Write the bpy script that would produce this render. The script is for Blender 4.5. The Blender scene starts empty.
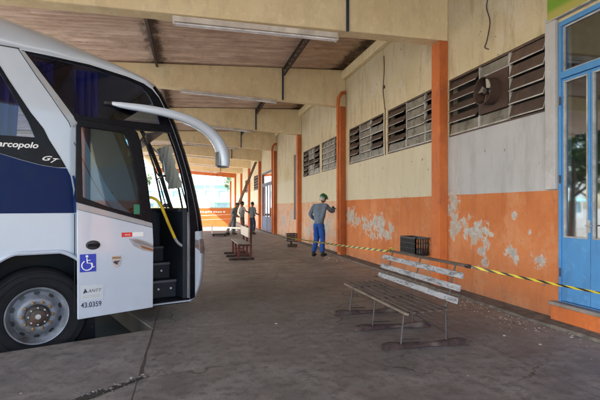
import bpy, bmesh, math, random
from mathutils import Vector, Matrix, Euler
from mathutils.geometry import tessellate_polygon
R = math.radians
random.seed(7)
S = bpy.context.scene
COL = S.collection
# ------------------------------------------------------------ camera
YAW = 13.7
cam_d = bpy.data.cameras.new('camera'); cam = bpy.data.objects.new('camera', cam_d); COL.objects.link(cam)
cam.location = (0, 0, 1.4); cam.rotation_euler = (R(90), 0, R(-YAW))
cam_d.lens = 27; cam_d.sensor_width = 36; cam_d.shift_y = 8 / 600; cam_d.clip_end = 2000; cam_d.clip_start = .05
S.camera = cam
# ------------------------------------------------------------ light
SUN_EL, SUN_AZ = 38, 252          # azimuth clockwise from +Y: the sun stands to the left and a little behind
wd = bpy.data.worlds.new('World'); S.world = wd; wd.use_nodes = True
wn = wd.node_tree; bg = wn.nodes['Background']
sky = wn.nodes.new('ShaderNodeTexSky'); sky.sky_type = 'NISHITA'; sky.sun_disc = False
sky.sun_elevation = R(SUN_EL); sky.sun_rotation = R(SUN_AZ); sky.dust_density = 2.0
wn.links.new(sky.outputs[0], bg.inputs[0]); bg.inputs[1].default_value = .15
sd = bpy.data.lights.new('sun', 'SUN'); so = bpy.data.objects.new('sun', sd); COL.objects.link(so)
sd.energy = 3.9; sd.angle = R(.5); sd.color = (1, .965, .92)
sv = Vector((math.sin(R(SUN_AZ)) * math.cos(R(SUN_EL)), math.cos(R(SUN_AZ)) * math.cos(R(SUN_EL)), math.sin(R(SUN_EL))))
so.rotation_euler = sv.to_track_quat('Z', 'Y').to_euler()
S.view_settings.view_transform = 'Standard'; S.view_settings.look = 'None'
S.view_settings.exposure = 2.78; S.view_settings.gamma = 1; S.view_settings.use_curve_mapping = False
try:
    S.cycles.max_bounces = 10; S.cycles.diffuse_bounces = 6; S.cycles.transparent_max_bounces = 16
    S.cycles.caustics_reflective = False; S.cycles.caustics_refractive = False
    S.cycles.sample_clamp_indirect = 6
except Exception: pass

# ------------------------------------------------------------ node helpers
class NT:
    def __init__(s, name):
        s.m = bpy.data.materials.new(name); s.m.use_nodes = True
        s.t = s.m.node_tree; s.b = s.t.nodes['Principled BSDF']; s.out = s.t.nodes['Material Output']
        s.geo = None; s.tc = None
    def n(s, typ, **k):
        x = s.t.nodes.new(typ)
        for a, v in k.items(): setattr(x, a, v)
        return x
    def put(s, sock, v):
        if v is None: return
        if isinstance(v, bpy.types.NodeSocket): s.t.links.new(v, sock)
        elif isinstance(v, (tuple, list)) and len(v) == 3 and len(sock.default_value) == 4: sock.default_value = (*v, 1)
        else: sock.default_value = v
    def pos(s):
        if not s.geo: s.geo = s.n('ShaderNodeNewGeometry')
        return s.geo.outputs['Position']
    def obj(s):
        if not s.tc: s.tc = s.n('ShaderNodeTexCoord')
        return s.tc.outputs['Object']
    def map(s, v, scale=(1, 1, 1), loc=(0, 0, 0)):
        x = s.n('ShaderNodeMapping'); s.put(x.inputs[0], v); x.inputs['Scale'].default_value = scale; x.inputs['Location'].default_value = loc
        return x.outputs[0]
    def noise(s, v, scale=5, detail=6, rough=.55):
        x = s.n('ShaderNodeTexNoise'); s.put(x.inputs['Vector'], v); x.inputs['Scale'].default_value = scale
        x.inputs['Detail'].default_value = detail; x.inputs['Roughness'].default_value = rough
        return x.outputs[0]
    def ma(s, op, a, b=None, c=None, clamp=False):
        x = s.n('ShaderNodeMath', operation=op); x.use_clamp = clamp
        s.put(x.inputs[0], a); s.put(x.inputs[1], b); s.put(x.inputs[2], c)
        return x.outputs[0]
    def ramp(s, f, lo, hi):
        x = s.n('ShaderNodeMapRange'); x.clamp = True; s.put(x.inputs[0], f)
        x.inputs[1].default_value = lo; x.inputs[2].default_value = hi
        return x.outputs[0]
    def mix(s, f, a, b, mode='MIX'):
        x = s.n('ShaderNodeMix', data_type='RGBA', blend_type=mode)
        s.put(x.inputs[0], f); s.put(x.inputs[6], a); s.put(x.inputs[7], b)
        return x.outputs[2]
    def sep(s, v):
        x = s.n('ShaderNodeSeparateXYZ'); s.put(x.inputs[0], v); return x.outputs
    def bump(s, h, st=.3, dist=.01):
        x = s.n('ShaderNodeBump'); s.put(x.inputs['Height'], h); x.inputs['Strength'].default_value = st; x.inputs['Distance'].default_value = dist
        s.t.links.new(x.outputs[0], s.b.inputs['Normal'])
    def fin(s, col=None, rough=None, metal=None, spec=None):
        s.put(s.b.inputs['Base Color'], col); s.put(s.b.inputs['Roughness'], rough); s.put(s.b.inputs['Metallic'], metal)
        s.put(s.b.inputs['Specular IOR Level'], spec)
        return s.m

def simple(name, col, rough=.6, metal=0, var=.25, scale=6, spec=.5, bump=0, dirt=None, coat=0):
    t = NT(name); f = t.noise(t.obj(), scale, 6)
    a = tuple(c * (1 - var) for c in col); b = tuple(min(1, c * (1 + var)) for c in col)
    c = t.mix(t.ramp(f, .3, .7), a, b)
    if dirt:
        f2 = t.noise(t.obj(), scale * .35, 8, .65); c = t.mix(t.ramp(f2, .5, .72), c, dirt)
    r = t.ma('MULTIPLY_ADD', f, .3, rough - .15, clamp=True)
    if bump: t.bump(t.noise(t.obj(), scale * 8, 4), bump, .005)
    if coat: t.b.inputs['Coat Weight'].default_value = coat
    return t.fin(c, r, metal, spec)

def glass(name, tint=(.5, .55, .56), refl=1.0, rough=.02):
    t = NT(name); t.t.nodes.remove(t.b)
    tr = t.n('ShaderNodeBsdfTransparent'); tr.inputs[0].default_value = (*tint, 1)
    gl = t.n('ShaderNodeBsdfGlossy'); gl.inputs['Roughness'].default_value = rough; gl.inputs[0].default_value = (1, 1, 1, 1)
    ge = t.n('ShaderNodeNewGeometry'); vm = t.n('ShaderNodeVectorMath', operation='DOT_PRODUCT')
    t.t.links.new(ge.outputs['Incoming'], vm.inputs[0]); t.t.links.new(ge.outputs['Normal'], vm.inputs[1])
    cs = t.ma('SUBTRACT', 1.0, t.ma('ABSOLUTE', vm.outputs['Value']), clamp=True)
    f = t.ma('MULTIPLY', t.ma('MULTIPLY_ADD', t.ma('POWER', cs, 5.0), .92, .05), refl, clamp=True)
    mx = t.n('ShaderNodeMixShader'); t.put(mx.inputs[0], f)
    t.t.links.new(tr.outputs[0], mx.inputs[1]); t.t.links.new(gl.outputs[0], mx.inputs[2]); t.t.links.new(mx.outputs[0], t.out.inputs[0])
    return t.m

M = {}
# ---- wall paint: bands of paint by height, peeled patches with shapes of their own
def wall_mat():
    t = NT('wall_paint'); p = t.pos(); x, y, z = t.sep(p)
    wob = t.noise(t.map(p, (1, 1, 1)), 3.2, 4)
    zz = t.ma('MULTIPLY_ADD', wob, .02, t.ma('SUBTRACT', z, .01))
    fine = t.noise(p, 14, 8, .65); big = t.noise(p, .9, 6, .6)
    streak = t.noise(t.map(p, (1, 2.0, .42)), 2.1, 9, .72)
    fs = t.noise(t.map(p, (1, 14, .7)), 1.3, 6, .7)
    cream = t.mix(t.ramp(big, .3, .7), (.53, .46, .29), (.64, .57, .40))
    cream = t.mix(t.ma('MULTIPLY', t.ramp(streak, .50, .62), .55), cream, (.36, .29, .19))
    cream = t.mix(t.ma('MULTIPLY', t.ramp(fs, .6, .72), .35), cream, (.24, .21, .16))
    cream = t.mix(t.ma('MULTIPLY', t.ramp(t.noise(t.map(p, (1, 1, 1), (5, 2, 8)), 1.4, 10, .75), .52, .60), .45), cream, (.62, .60, .52))
    cream = t.mix(t.ma('MULTIPLY', t.ramp(t.noise(p, 22, 6, .7), .56, .66), .3), cream, (.33, .27, .18))
    cream = t.mix(t.ma('MULTIPLY', t.ramp(zz, 2.66, 2.60), .6), cream, (.60, .585, .49))
    orange = t.mix(t.ramp(big, .35, .65), (.50, .165, .058), (.60, .225, .09))
    orange = t.mix(t.ma('MULTIPLY', t.ramp(streak, .5, .64), .6), orange, (.40, .13, .055))
    orange = t.mix(t.ma('MULTIPLY', t.ramp(t.noise(t.map(p, (1, 1, .8)), 2.1, 10, .76), .51, .62), .55), orange, (.60, .31, .17))
    orange = t.mix(t.ma('MULTIPLY', t.ramp(t.noise(p, 17, 4, .6), .60, .70), .35), orange, (.30, .12, .06))
    orange = t.mix(t.ma('MULTIPLY', t.ramp(fs, .58, .8), .35), orange, (.30, .13, .07))
    faded = t.mix(t.ramp(t.noise(p, 2.3, 8, .65), .38, .62), (.60, .30, .17), (.60, .44, .34))
    faded = t.mix(t.ramp(t.noise(t.map(p, (1, 1, .6)), 1.7, 8, .7), .56, .66), faded, (.42, .38, .36))
    far = t.ramp(y, 12.4, 12.5)
    low = t.mix(far, orange, faded)
    white = t.mix(t.ramp(big, .3, .7), (.41, .43, .47), (.51, .53, .57))
    white = t.mix(t.ma('MULTIPLY', t.ramp(streak, .49, .62), .45), white, (.33, .33, .33))
    near = t.ma('MULTIPLY', t.ramp(y, 7.07, 7.05), t.ramp(zz, 2.66, 2.64))
    up = t.mix(near, cream, white)
    c = t.mix(t.ramp(zz, 1.618, 1.624), up, low)
    c2 = t.mix(t.ramp(zz, 1.618, 1.624), low, up)
    c = c2
    # peeled plaster patches
    dn = t.ma('MULTIPLY_ADD', t.noise(p, 7, 10, .74), 6.6, -3.3)
    dn2 = t.ma('MULTIPLY_ADD', t.noise(t.map(p, (1, 1.5, .8)), 2.6, 3, .5), 2.2, -1.1)
    d0 = t.ma('ADD', dn, dn2)
    blobs = [(6.9, 1.44, .15, .2), (6.83, 1.18, .12, .17), (6.6, 1.17, .09, .08), (6.44, 1.24, .07, .05), (6.75, 1.06, .13, .13), (6.9, .98, .1, .12),
             (6.47, .99, .13, .12), (6.22, 1.12, .14, .12), (6.08, 1.04, .12, .13), (6.3, .9, .11, .12), (6.02, .92, .09, .08), (6.1, .74, .13, .12), (6.04, .57, .1, .13), (5.9, 1.0, .06, .05),
             (5.42, .77, .11, .1), (4.95, .73, .11, .08), (5.4, 1.3, .04, .04), (5.1, 1.08, .03, .03),
             (11.95, 1.12, .35, .2), (11.5, 1.05, .25, .12), (11.0, 1.1, .22, .08), (10.75, .95, .3, .14), (10.2, 1.08, .42, .17), (9.95, .9, .3, .17), (9.6, .8, .22, .12), (10.4, .72, .2, .08), (9.35, .93, .16, .12),
             (15.9, .9, .5, .28), (16.6, .55, .4, .2), (15.0, 1.1, .4, .2), (14.2, .8, .35, .3), (21.4, .7, .6, .35), (19.6, 1.0, .4, .3)]
    acc = None
    for (by, bz, ry, rz) in blobs:
        a = t.ma('DIVIDE', t.ma('SUBTRACT', y, by), ry); b = t.ma('DIVIDE', t.ma('SUBTRACT', z, bz), rz)
        r2 = t.ma('ADD', t.ma('MULTIPLY', a, a), t.ma('MULTIPLY', b, b))
        v = t.ma('SUBTRACT', 1.0, t.ma('SQRT', r2))
        acc = v if acc is None else t.ma('MAXIMUM', acc, v)
    v = t.ma('ADD', acc, d0)
    core = t.ramp(v, .14, .19); rim = t.ramp(v, -.5, .1); edge_ = t.ma('MULTIPLY', t.ramp(v, .02, .1), t.ramp(v, .17, .13))
    pl = t.mix(t.ramp(fine, .35, .65), (.30, .29, .29), (.56, .55, .54))
    pl = t.mix(t.ramp(t.noise(p, 5, 5), .52, .6), pl, (.44, .37, .31))
    c = t.mix(t.ma('MULTIPLY', rim, .35), c, (.56, .27, .15))
    c = t.mix(t.ma('MULTIPLY', edge_, .75), c, (.66, .60, .52))
    c = t.mix(core, c, pl)
    # chips in the upper paint, dirt at foot
    chip = t.ramp(t.noise(p, 9, 3, .4), .735, .75)
    c = t.mix(t.ma('MULTIPLY', chip, .8), c, (.2, .17, .15))
    foot = t.ma('MULTIPLY', t.ramp(z, .34, .0), t.ramp(t.noise(p, 4, 8, .7), .3, .62))
    c = t.mix(t.ma('MULTIPLY', foot, .75), c, (.17, .13, .11))
    h = t.ma('ADD', t.ma('MULTIPLY', core, -1.4), t.ma('MULTIPLY', fine, .8))
    t.bump(h, .5, .006)
    return t.fin(c, .82, 0, .25)
M['wall'] = wall_mat()

def paint(name, a, b, stain, amount=.5, chipc=(.35, .33, .32), chips=.7, rough=.7):
    t = NT(name); p = t.pos()
    c = t.mix(t.ramp(t.noise(p, 1.1, 6, .6), .3, .7), a, b)
    c = t.mix(t.ma('MULTIPLY', t.ramp(t.noise(t.map(p, (1.6, 1.6, .7)), 2.2, 9, .74), .48, .64), amount), c, stain)
    c = t.mix(t.ma('MULTIPLY', t.ramp(t.noise(p, 5, 10, .78), .54, .62), .3), c, tuple(min(1, v * 1.25 + .04) for v in b))
    c = t.mix(t.ma('MULTIPLY', t.ramp(t.noise(p, 11, 8, .7), chips, chips + .03), .8), c, chipc)
    t.bump(t.noise(p, 30, 5), .25, .004)
    return t.fin(c, rough, 0, .3)
M['orange'] = paint('orange_paint', (.50, .135, .036), (.58, .17, .048), (.32, .10, .05), .6, (.20, .12, .09), .66, .62)
M['beam'] = paint('cream_beam_paint', (.74, .62, .37), (.84, .74, .49), (.54, .43, .27), .4, (.32, .25, .16), .68, .8)
M['blue_door'] = paint('blue_door_paint', (.07, .24, .55), (.09, .30, .62), (.07, .16, .33), .4, (.3, .4, .5), .72, .5)
M['far_door'] = paint('grey_blue_paint', (.13, .17, .25), (.18, .22, .31), (.1, .1, .1), .4)
M['pilaster'] = paint('grey_white_paint', (.40, .41, .44), (.50, .51, .54), (.3, .3, .3), .5)
M['louvre'] = paint('brown_louvre_metal', (.055, .04, .036), (.11, .08, .07), (.17, .10, .07), .7, (.2, .2, .2), .66, .6)
M['fanplate'] = paint('rust_brown_plate', (.05, .032, .028), (.085, .052, .042), (.06, .04, .035), .6)
M['frame_pale'] = simple('pale_frame_paint', (.42, .42, .42), .5, var=.25, scale=9, dirt=(.2, .18, .16))
M['pane'] = simple('dusty_louvre_pane', (.21, .205, .185), .3, var=.3, scale=5, dirt=(.10, .09, .075))
M['doorglass'] = glass('door_pane', (.70, .80, .86), 2.6, .03)
M['dark'] = simple('dark_room', (.05, .045, .042), .9)
M['room'] = simple('room_wall', (.22, .22, .2), .9)
M['iron'] = simple('dark_iron', (.05, .045, .045), .6, .3, .4, 12, dirt=(.14, .07, .04))
M['steelblue'] = simple('painted_conduit', (.035, .05, .09), .5, .2)
M['black'] = simple('black_plastic', (.018, .018, .02), .45)
M['lamp_white'] = simple('lamp_enamel', (.62, .6, .55), .4, dirt=(.35, .3, .24), scale=3)
M['tube'] = simple('glass_tube', (.75, .76, .78), .2)
M['sign_green'] = None

def green():
    t = NT('green_sign_paint'); p = t.pos(); z = t.sep(p)[2]
    n = t.noise(p, 1.2, 5)
    c = t.mix(t.ramp(n, .35, .65), (.17, .33, .03), (.25, .42, .05))
    c = t.mix(t.ramp(z, 3.86, 3.80), c, (.40, .38, .10))
    return t.fin(c, .5)
M['sign_green'] = green()

def roof_mat():
    t = NT('fibre_cement_roof'); p = t.pos(); x, y, z = t.sep(p)
    c = t.mix(t.ramp(t.noise(t.map(p, (.35, 2.2, 1)), 2.2, 9, .72), .40, .60), (.62, .475, .375), (.88, .74, .63))
    c = t.mix(t.ma('MULTIPLY', t.ramp(t.noise(p, 1.3, 8, .7), .5, .7), .45), c, (.24, .15, .11))
    c = t.mix(t.ramp(t.noise(t.map(p, (.5, 3, 1)), 5.5, 6, .7), .64, .70), c, (.36, .15, .06))
    # dark soot where sheets overlap and along the girders
    s1 = t.ma('ABSOLUTE', t.ma('ADD', x, .82)); s2 = t.ma('ABSOLUTE', t.ma('SUBTRACT', x, 4.15))
    s = t.ma('MINIMUM', s1, s2)
    nz = t.noise(t.map(p, (1, 1, 1)), 3.5, 8, .7)
    k = t.ramp(t.ma('ADD', s, t.ma('MULTIPLY', nz, -.8)), -.18, -.34)
    c = t.mix(t.ma('MULTIPLY', k, .8), c, (.05, .035, .03))
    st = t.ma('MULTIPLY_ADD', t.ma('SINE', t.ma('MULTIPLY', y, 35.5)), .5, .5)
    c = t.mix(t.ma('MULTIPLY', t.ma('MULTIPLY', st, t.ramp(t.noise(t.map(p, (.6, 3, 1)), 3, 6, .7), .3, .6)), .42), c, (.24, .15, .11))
    t.bump(t.noise(p, 25, 6), .3, .005)
    return t.fin(c, .85, 0, .2)
M['roof'] = roof_mat()

def floor_mat():
    t = NT('worn_concrete_floor'); p = t.pos(); x, y, z = t.sep(p)
    big = t.noise(p, .42, 8, .62); mid = t.noise(p, 2.3, 8, .66); fine = t.noise(p, 38, 6, .7)
    warp = t.noise(t.map(p, (.25, 1.4, 1)), 1.5, 8, .65)
    g2 = t.noise(p, 9, 8, .72)
    c = t.mix(t.ramp(mid, .38, .62), (.128, .124, .128), (.222, .214, .214))
    c = t.mix(t.ma('MULTIPLY', t.ramp(g2, .48, .60), .6), c, (.062, .058, .062))
    c = t.mix(t.ma('MULTIPLY', t.ramp(t.noise(t.map(p, (1.3, .8, 1), (3, 7, 0)), 3.3, 10, .75), .54, .62), .5), c, (.24, .225, .225))
    c = t.mix(t.ma('MULTIPLY', t.ramp(t.noise(p, 1.0, 9, .7), .48, .64), .5), c, (.105, .088, .080))
    dist = t.ramp(y, 4.8, 10.5)
    brown = t.mix(t.ramp(t.noise(t.map(p, (.8, 1.1, 1)), 1.6, 9, .74), .40, .60), (.20, .165, .148), (.38, .335, .31))
    brown = t.mix(t.ma('MULTIPLY', t.ramp(t.noise(t.map(p, (1, 1.1, 1)), 4, 9, .78), .49, .60), .6), brown, (.13, .105, .093))
    c = t.mix(t.ma('MULTIPLY', dist, .9), c, brown)  # browner far floor, also lightened in the colour for its sheen
    c = t.mix(t.ma('MULTIPLY', t.ramp(fine, .35, .7), .35), c, (.07, .065, .065))
    dust = t.ma('MULTIPLY', t.ramp(t.ma('ADD', x, t.ma('MULTIPLY', mid, 1.6)), 3.9, 4.9), t.ramp(t.noise(p, 6, 8, .75), .3, .6))
    c = t.mix(t.ma('MULTIPLY', dust, .6), c, (.36, .31, .275))
    c = t.mix(t.ramp(z, -.005, -.02), c, (.05, .043, .04))  # dirt-brown platform sides, darkened to stand for shade under the bus
    # grime spots, pale specks and droppings
    c = t.mix(t.ma('MULTIPLY', t.ramp(t.noise(p, 7, 5, .6), .64, .7), .5), c, (.035, .03, .03))
    c = t.mix(t.ma('MULTIPLY', t.ramp(t.noise(p, 23, 2, .5), .765, .785), .6), c, (.34, .33, .32))
    # slab joints across and along
    wv = t.n('ShaderNodeVectorMath', operation='MULTIPLY_ADD'); nz3 = t.n('ShaderNodeTexNoise'); t.put(nz3.inputs['Vector'], p); nz3.inputs['Scale'].default_value = 2.5; nz3.inputs['Detail'].default_value = 6
    t.t.links.new(nz3.outputs[1], wv.inputs[0]); wv.inputs[1].default_value = (.5, .5, .5); t.t.links.new(p, wv.inputs[2])
    vo = t.n('ShaderNodeTexVoronoi', feature='DISTANCE_TO_EDGE'); t.t.links.new(wv.outputs[0], vo.inputs['Vector']); vo.inputs['Scale'].default_value = .42
    ck = t.ma('MULTIPLY', t.ramp(vo.outputs['Distance'], .006, .0015), t.ramp(t.noise(p, .6, 3), .44, .56))
    c = t.mix(t.ma('MULTIPLY', ck, .85), c, (.03, .027, .027))
    for ax, per, off in ((y, 3.2, .95), (x, 3.35, .4)):
        w = t.ma('ADD', ax, t.ma('MULTIPLY', mid, .03))
        fr = t.ma('ABSOLUTE', t.ma('SUBTRACT', t.ma('FRACT', t.ma('DIVIDE', t.ma('ADD', w, off), per)), .5))
        ln = t.ramp(fr, .4972, .4992)
        c = t.mix(t.ma('MULTIPLY', ln, t.ramp(big, .30, .5)), c, (.035, .03, .03))
    r = t.ma('MULTIPLY_ADD', t.ramp(mid, .3, .7), .25, .48)
    t.bump(t.ma('ADD', t.ma('MULTIPLY', fine, .5), mid), .55, .008)
    return t.fin(c, r, 0, .4)
M['floor'] = floor_mat()
M['kerb'] = simple('kerb_concrete', (.22, .2, .19), .85, var=.3, dirt=(.08, .07, .06), bump=.4)
def asphalt():
    t = NT('pale_worn_paving'); p = t.pos()
    c = t.mix(t.ramp(t.noise(p, .5, 8, .6), .3, .7), (.30, .28, .25), (.42, .39, .35))
    c = t.mix(t.ramp(t.noise(p, 60, 3), .55, .7), c, (.46, .43, .39))
    t.bump(t.noise(p, 60, 4), .5, .01)
    return t.fin(c, .9)
M['asphalt'] = asphalt()
M['rubble'] = simple('plaster_rubble', (.30, .265, .24), .9, var=.5, scale=3)
M['hole'] = simple('broken_ground', (.05, .04, .038), .95, var=.5, scale=30, bump=1)

# ------------------------------------------------------------ mesh helper
class MB:
    def __init__(s): s.v = []; s.f = []
    def add(s, vs, fs):
        o = len(s.v); s.v += [tuple(v) for v in vs]; s.f += [tuple(i + o for i in f) for f in fs]; return s
    def box(s, x0, x1, y0, y1, z0, z1):
        vs = [(x, y, z) for z in (z0, z1) for y in (y0, y1) for x in (x0, x1)]
        return s.add(vs, [(0, 2, 3, 1), (4, 5, 7, 6), (0, 1, 5, 4), (2, 6, 7, 3), (0, 4, 6, 2), (1, 3, 7, 5)])
    def bar(s, p, q, w, h, up=(0, 0, 1)):
        p = Vector(p); q = Vector(q); d = (q - p).normalized(); up = Vector(up)
        if abs(d.dot(up)) > .98: up = Vector((1, 0, 0))
        a = d.cross(up).normalized(); b = a.cross(d)
        vs = []
        for c in (p, q):
            for i, j in ((-1, -1), (1, -1), (1, 1), (-1, 1)): vs.append(c + a * i * w / 2 + b * j * h / 2)
        return s.add(vs, [(0, 3, 2, 1), (4, 5, 6, 7), (0, 1, 5, 4), (1, 2, 6, 5), (2, 3, 7, 6), (3, 0, 4, 7)])
    def tube(s, pts, r, n=10, cap=True):
        pts = [Vector(p) for p in pts]; rs = r if isinstance(r, (list, tuple)) else [r] * len(pts)
        d0 = (pts[1] - pts[0]).normalized(); a = d0.orthogonal().normalized(); vs = []
        for i, p in enumerate(pts):
            d = (pts[min(i + 1, len(pts) - 1)] - pts[max(i - 1, 0)]).normalized()
            a = (a - d * a.dot(d)).normalized(); b = d.cross(a)
            for k in range(n):
                t = 2 * math.pi * k / n; vs.append(p + (a * math.cos(t) + b * math.sin(t)) * rs[i])
        fs = [(i * n + k, i * n + (k + 1) % n, (i + 1) * n + (k + 1) % n, (i + 1) * n + k) for i in range(len(pts) - 1) for k in range(n)]
        if cap: fs += [tuple(range(n))[::-1], tuple((len(pts) - 1) * n + k for k in range(n))]
        return s.add(vs, fs)
    def lathe(s, prof, c, axis, n=24):
        """prof: (radius, offset along axis)"""
        c = Vector(c); ax = Vector(axis).normalized(); a = ax.orthogonal().normalized(); b = ax.cross(a); vs = []
        for r, o in prof:
            for k in range(n):
                t = 2 * math.pi * k / n; vs.append(c + ax * o + (a * math.cos(t) + b * math.sin(t)) * r)
        m = len(prof)
        return s.add(vs, [(i * n + k, i * n + (k + 1) % n, (i + 1) * n + (k + 1) % n, (i + 1) * n + k) for i in range(m - 1) for k in range(n)])
    def plate(s, outer, holes, fn, a=0., b=.02):
        """flat sheet with holes; fn(p, q, depth) -> xyz; depth from a to b"""
        loops = [outer] + list(holes)
        tris = tessellate_polygon([[Vector((x, y, 0)) for x, y in l] for l in loops])
        flat = [p for l in loops for p in l]; n = len(flat)
        vs = [fn(x, y, a) for x, y in flat] + [fn(x, y, b) for x, y in flat]
        fs = [tuple(t) for t in tris] + [tuple(i + n for i in t[::-1]) for t in tris]
        o = 0
        for l in loops:
            m = len(l)
            fs += [(o + i, o + (i + 1) % m, n + o + (i + 1) % m, n + o + i) for i in range(m)]
            o += m
        return s.add(vs, fs)
    def build(s, name, mat, parent=None, smooth=False, bevel=0, angle=35, shift=None):
        me = bpy.data.meshes.new(name)
        v = [(x + shift[0], y + shift[1], z + shift[2]) for x, y, z in s.v] if shift else s.v
        me.from_pydata(v, [], s.f); me.update()
        bm = bmesh.new(); bm.from_mesh(me); bmesh.ops.recalc_face_normals(bm, faces=bm.faces); bm.to_mesh(me); bm.free()
        if mat: me.materials.append(mat)
        o = bpy.data.objects.new(name, me); COL.objects.link(o)
        if parent: o.parent = parent
        if smooth:
            me.polygons.foreach_set('use_smooth', [True] * len(me.polygons)); me.set_sharp_from_angle(angle=R(angle))
        if bevel:
            b = o.modifiers.new('bevel', 'BEVEL'); b.width = bevel; b.segments = 2; b.limit_method = 'ANGLE'; b.angle_limit = R(40)
        return o

def tag(o, label=None, cat=None, group=None, kind=None):
    if label: o['label'] = label
    if cat: o['category'] = cat
    if group: o['group'] = group
    if kind: o['kind'] = kind
    return o
def empty(name, loc, rz=0):
    o = bpy.data.objects.new(name, None); COL.objects.link(o); o.location = loc; o.rotation_euler = (0, 0, rz); o.empty_display_size = .2
    return o
def copy_tree(o, parent=None):
    c = o.copy(); COL.objects.link(c)
    if parent: c.parent = parent
    for ch in list(o.children): copy_tree(ch, c)
    return c
def text(body, size, mat, parent, place, extrude=.001, shear=0, name='lettering', align='LEFT', bold=0, sx=1.0):
    cu = bpy.data.curves.new(name, 'FONT'); cu.body = body; cu.size = size; cu.extrude = extrude; cu.shear = shear; cu.align_x = align; cu.offset = bold
    tmp = bpy.data.objects.new('tmp', cu); COL.objects.link(tmp)
    me = bpy.data.meshes.new_from_object(tmp.evaluated_get(bpy.context.evaluated_depsgraph_get()))
    bpy.data.objects.remove(tmp)
    for v in me.vertices: v.co = Vector(place(v.co.x * sx, v.co.y, v.co.z))
    me.materials.clear(); me.materials.append(mat)
    o = bpy.data.objects.new(name, me); COL.objects.link(o); o.parent = parent
    return o

def smoothpath(pts, n=6):
    P_ = [Vector(p) for p in pts]; out = []
    for i in range(len(P_) - 1):
        p0 = P_[max(i - 1, 0)]; p1 = P_[i]; p2 = P_[i + 1]; p3 = P_[min(i + 2, len(P_) - 1)]
        for k in range(n):
            t_ = k / n
            out.append(.5 * ((2 * p1) + (p2 - p0) * t_ + (2 * p0 - 5 * p1 + 4 * p2 - p3) * t_ ** 2 + (3 * p1 - p0 - 3 * p2 + p3) * t_ ** 3))
    out.append(P_[-1]); return out
# ------------------------------------------------------------ ground
W = 4.39
ROAD = -.25
g = MB().add([(-700, -700, ROAD), (700, -700, ROAD), (700, 700, ROAD), (-700, 700, ROAD)], [(0, 1, 2, 3)])
tag(g.build('road', M['asphalt']), kind='structure')
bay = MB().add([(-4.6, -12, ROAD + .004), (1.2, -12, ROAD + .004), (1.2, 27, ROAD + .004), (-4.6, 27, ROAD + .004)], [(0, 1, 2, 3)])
tag(bay.build('bus_bay_shade', simple('shade_dark_asphalt', (.05, .047, .045), .85, var=.4, scale=2, bump=.5)), kind='structure')  # dark sheet added over the road to stand for shade under the bus
# sawtooth platform: bays set at 21.8 degrees
Bx, By = .9285, .3714
poly = []
for k in range(-3, 8):
    cx, cy = -.41, 5.45 + 5.35 * k
    poly.append((cx - 1.987 * Bx, cy - 1.987 * By)); poly.append((cx, cy))
poly = [(W + .02, poly[0][1])] + poly + [(poly[-1][0], 46.5), (-5, 46.5), (-5, 52.3), (W + .02, 52.3)]
f = MB()
f.plate(poly, [], lambda a, b, d: (a, b, d), -.5, 0.0)
tag(f.build('pavement', M['floor']), kind='structure')
# expansion joint and broken corner
rnd = random.Random(3)
pts = [(-.41 + rnd.uniform(-.008, .008), 5.44 - i * .16) for i in range(10)]
pts[-1] = (-.39, 3.93)
j = MB(); vs = []
for i, (x, y) in enumerate(pts):
    w = .003 + rnd.uniform(0, .005) + (.006 if i > 7 else 0); vs += [(x - w, y, .004), (x + w, y, .004)]
j.add(vs, [(2 * i, 2 * i + 1, 2 * i + 3, 2 * i + 2) for i in range(len(pts) - 1)])
tag(j.build('joint_crack', M['hole']), kind='structure')
edge = [(-.385, 3.95), (-.44, 3.90), (-.5, 3.845), (-.56, 3.80), (-.62, 3.76), (-.69, 3.72), (-.75, 3.66), (-.84, 3.56), (-.93, 3.42), (-.90, 3.36), (-.80, 3.47), (-.72, 3.565), (-.64, 3.63), (-.56, 3.70), (-.49, 3.77), (-.42, 3.84), (-.372, 3.90)]
h = MB(); ring_o = []; ring_i = []
for (x, y) in edge:
    ring_o.append((x + rnd.uniform(-.012, .012), y + rnd.uniform(-.012, .012)))
cx = sum(p[0] for p in edge) / len(edge); cy = sum(p[1] for p in edge) / len(edge)
n = len(ring_o)
vs = [(x, y, .004) for x, y in ring_o] + [(x + (.003 if i_ < 9 else -.003), y + (-.008 if i_ < 9 else .008), .006) for i_, (x, y) in enumerate(ring_o)]
h.add(vs, [tuple(range(n, 2 * n))] + [(i, (i + 1) % n, n + (i + 1) % n, n + i) for i in range(n)])
tag(h.build('broken_pavement', simple('broken_slab', (.018, .016, .016), .95, var=.7, scale=26, bump=1)), kind='structure')

def chips(spots, name, mat, seed):
    rn = random.Random(seed); m = MB()
    for (x, y, z, s) in spots:
        a = rn.uniform(0, 6.28); n = rn.choice((4, 5, 6)); hh = s * rn.uniform(.2, .6)
        base = [(x + math.cos(a + 6.283 * i / n) * s * rn.uniform(.6, 1.2), y + math.sin(a + 6.283 * i / n) * s * rn.uniform(.6, 1.2)) for i in range(n)]
        vs = [(p[0], p[1], z) for p in base] + [(x + (p[0] - x) * .7, y + (p[1] - y) * .7, z + hh * rn.uniform(.6, 1)) for p in base]
        m.add(vs, [tuple(range(n, 2 * n))] + [(i, (i + 1) % n, n + (i + 1) % n, n + i) for i in range(n)])
    return m.build(name, mat)
sp = []
for i in range(3800):
    y = rnd.uniform(1.5, 34); dx = abs(rnd.gauss(0, .28)) if rnd.random() < .85 else rnd.uniform(0, 1.2)
    dens = 1 if (4 < y < 14) else .6
    if rnd.random() < dens: sp.append((W - .03 - dx, y, 0, rnd.choice((.004, .006, .009, .016)) * rnd.uniform(.6, 1.3)))
for i in range(2200):
    sp.append((W - .06 - abs(rnd.gauss(0, .33)), rnd.uniform(4.6, 15), .002 if rnd.random() < .5 else 0, rnd.choice((.004, .006, .008, .012))))
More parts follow.
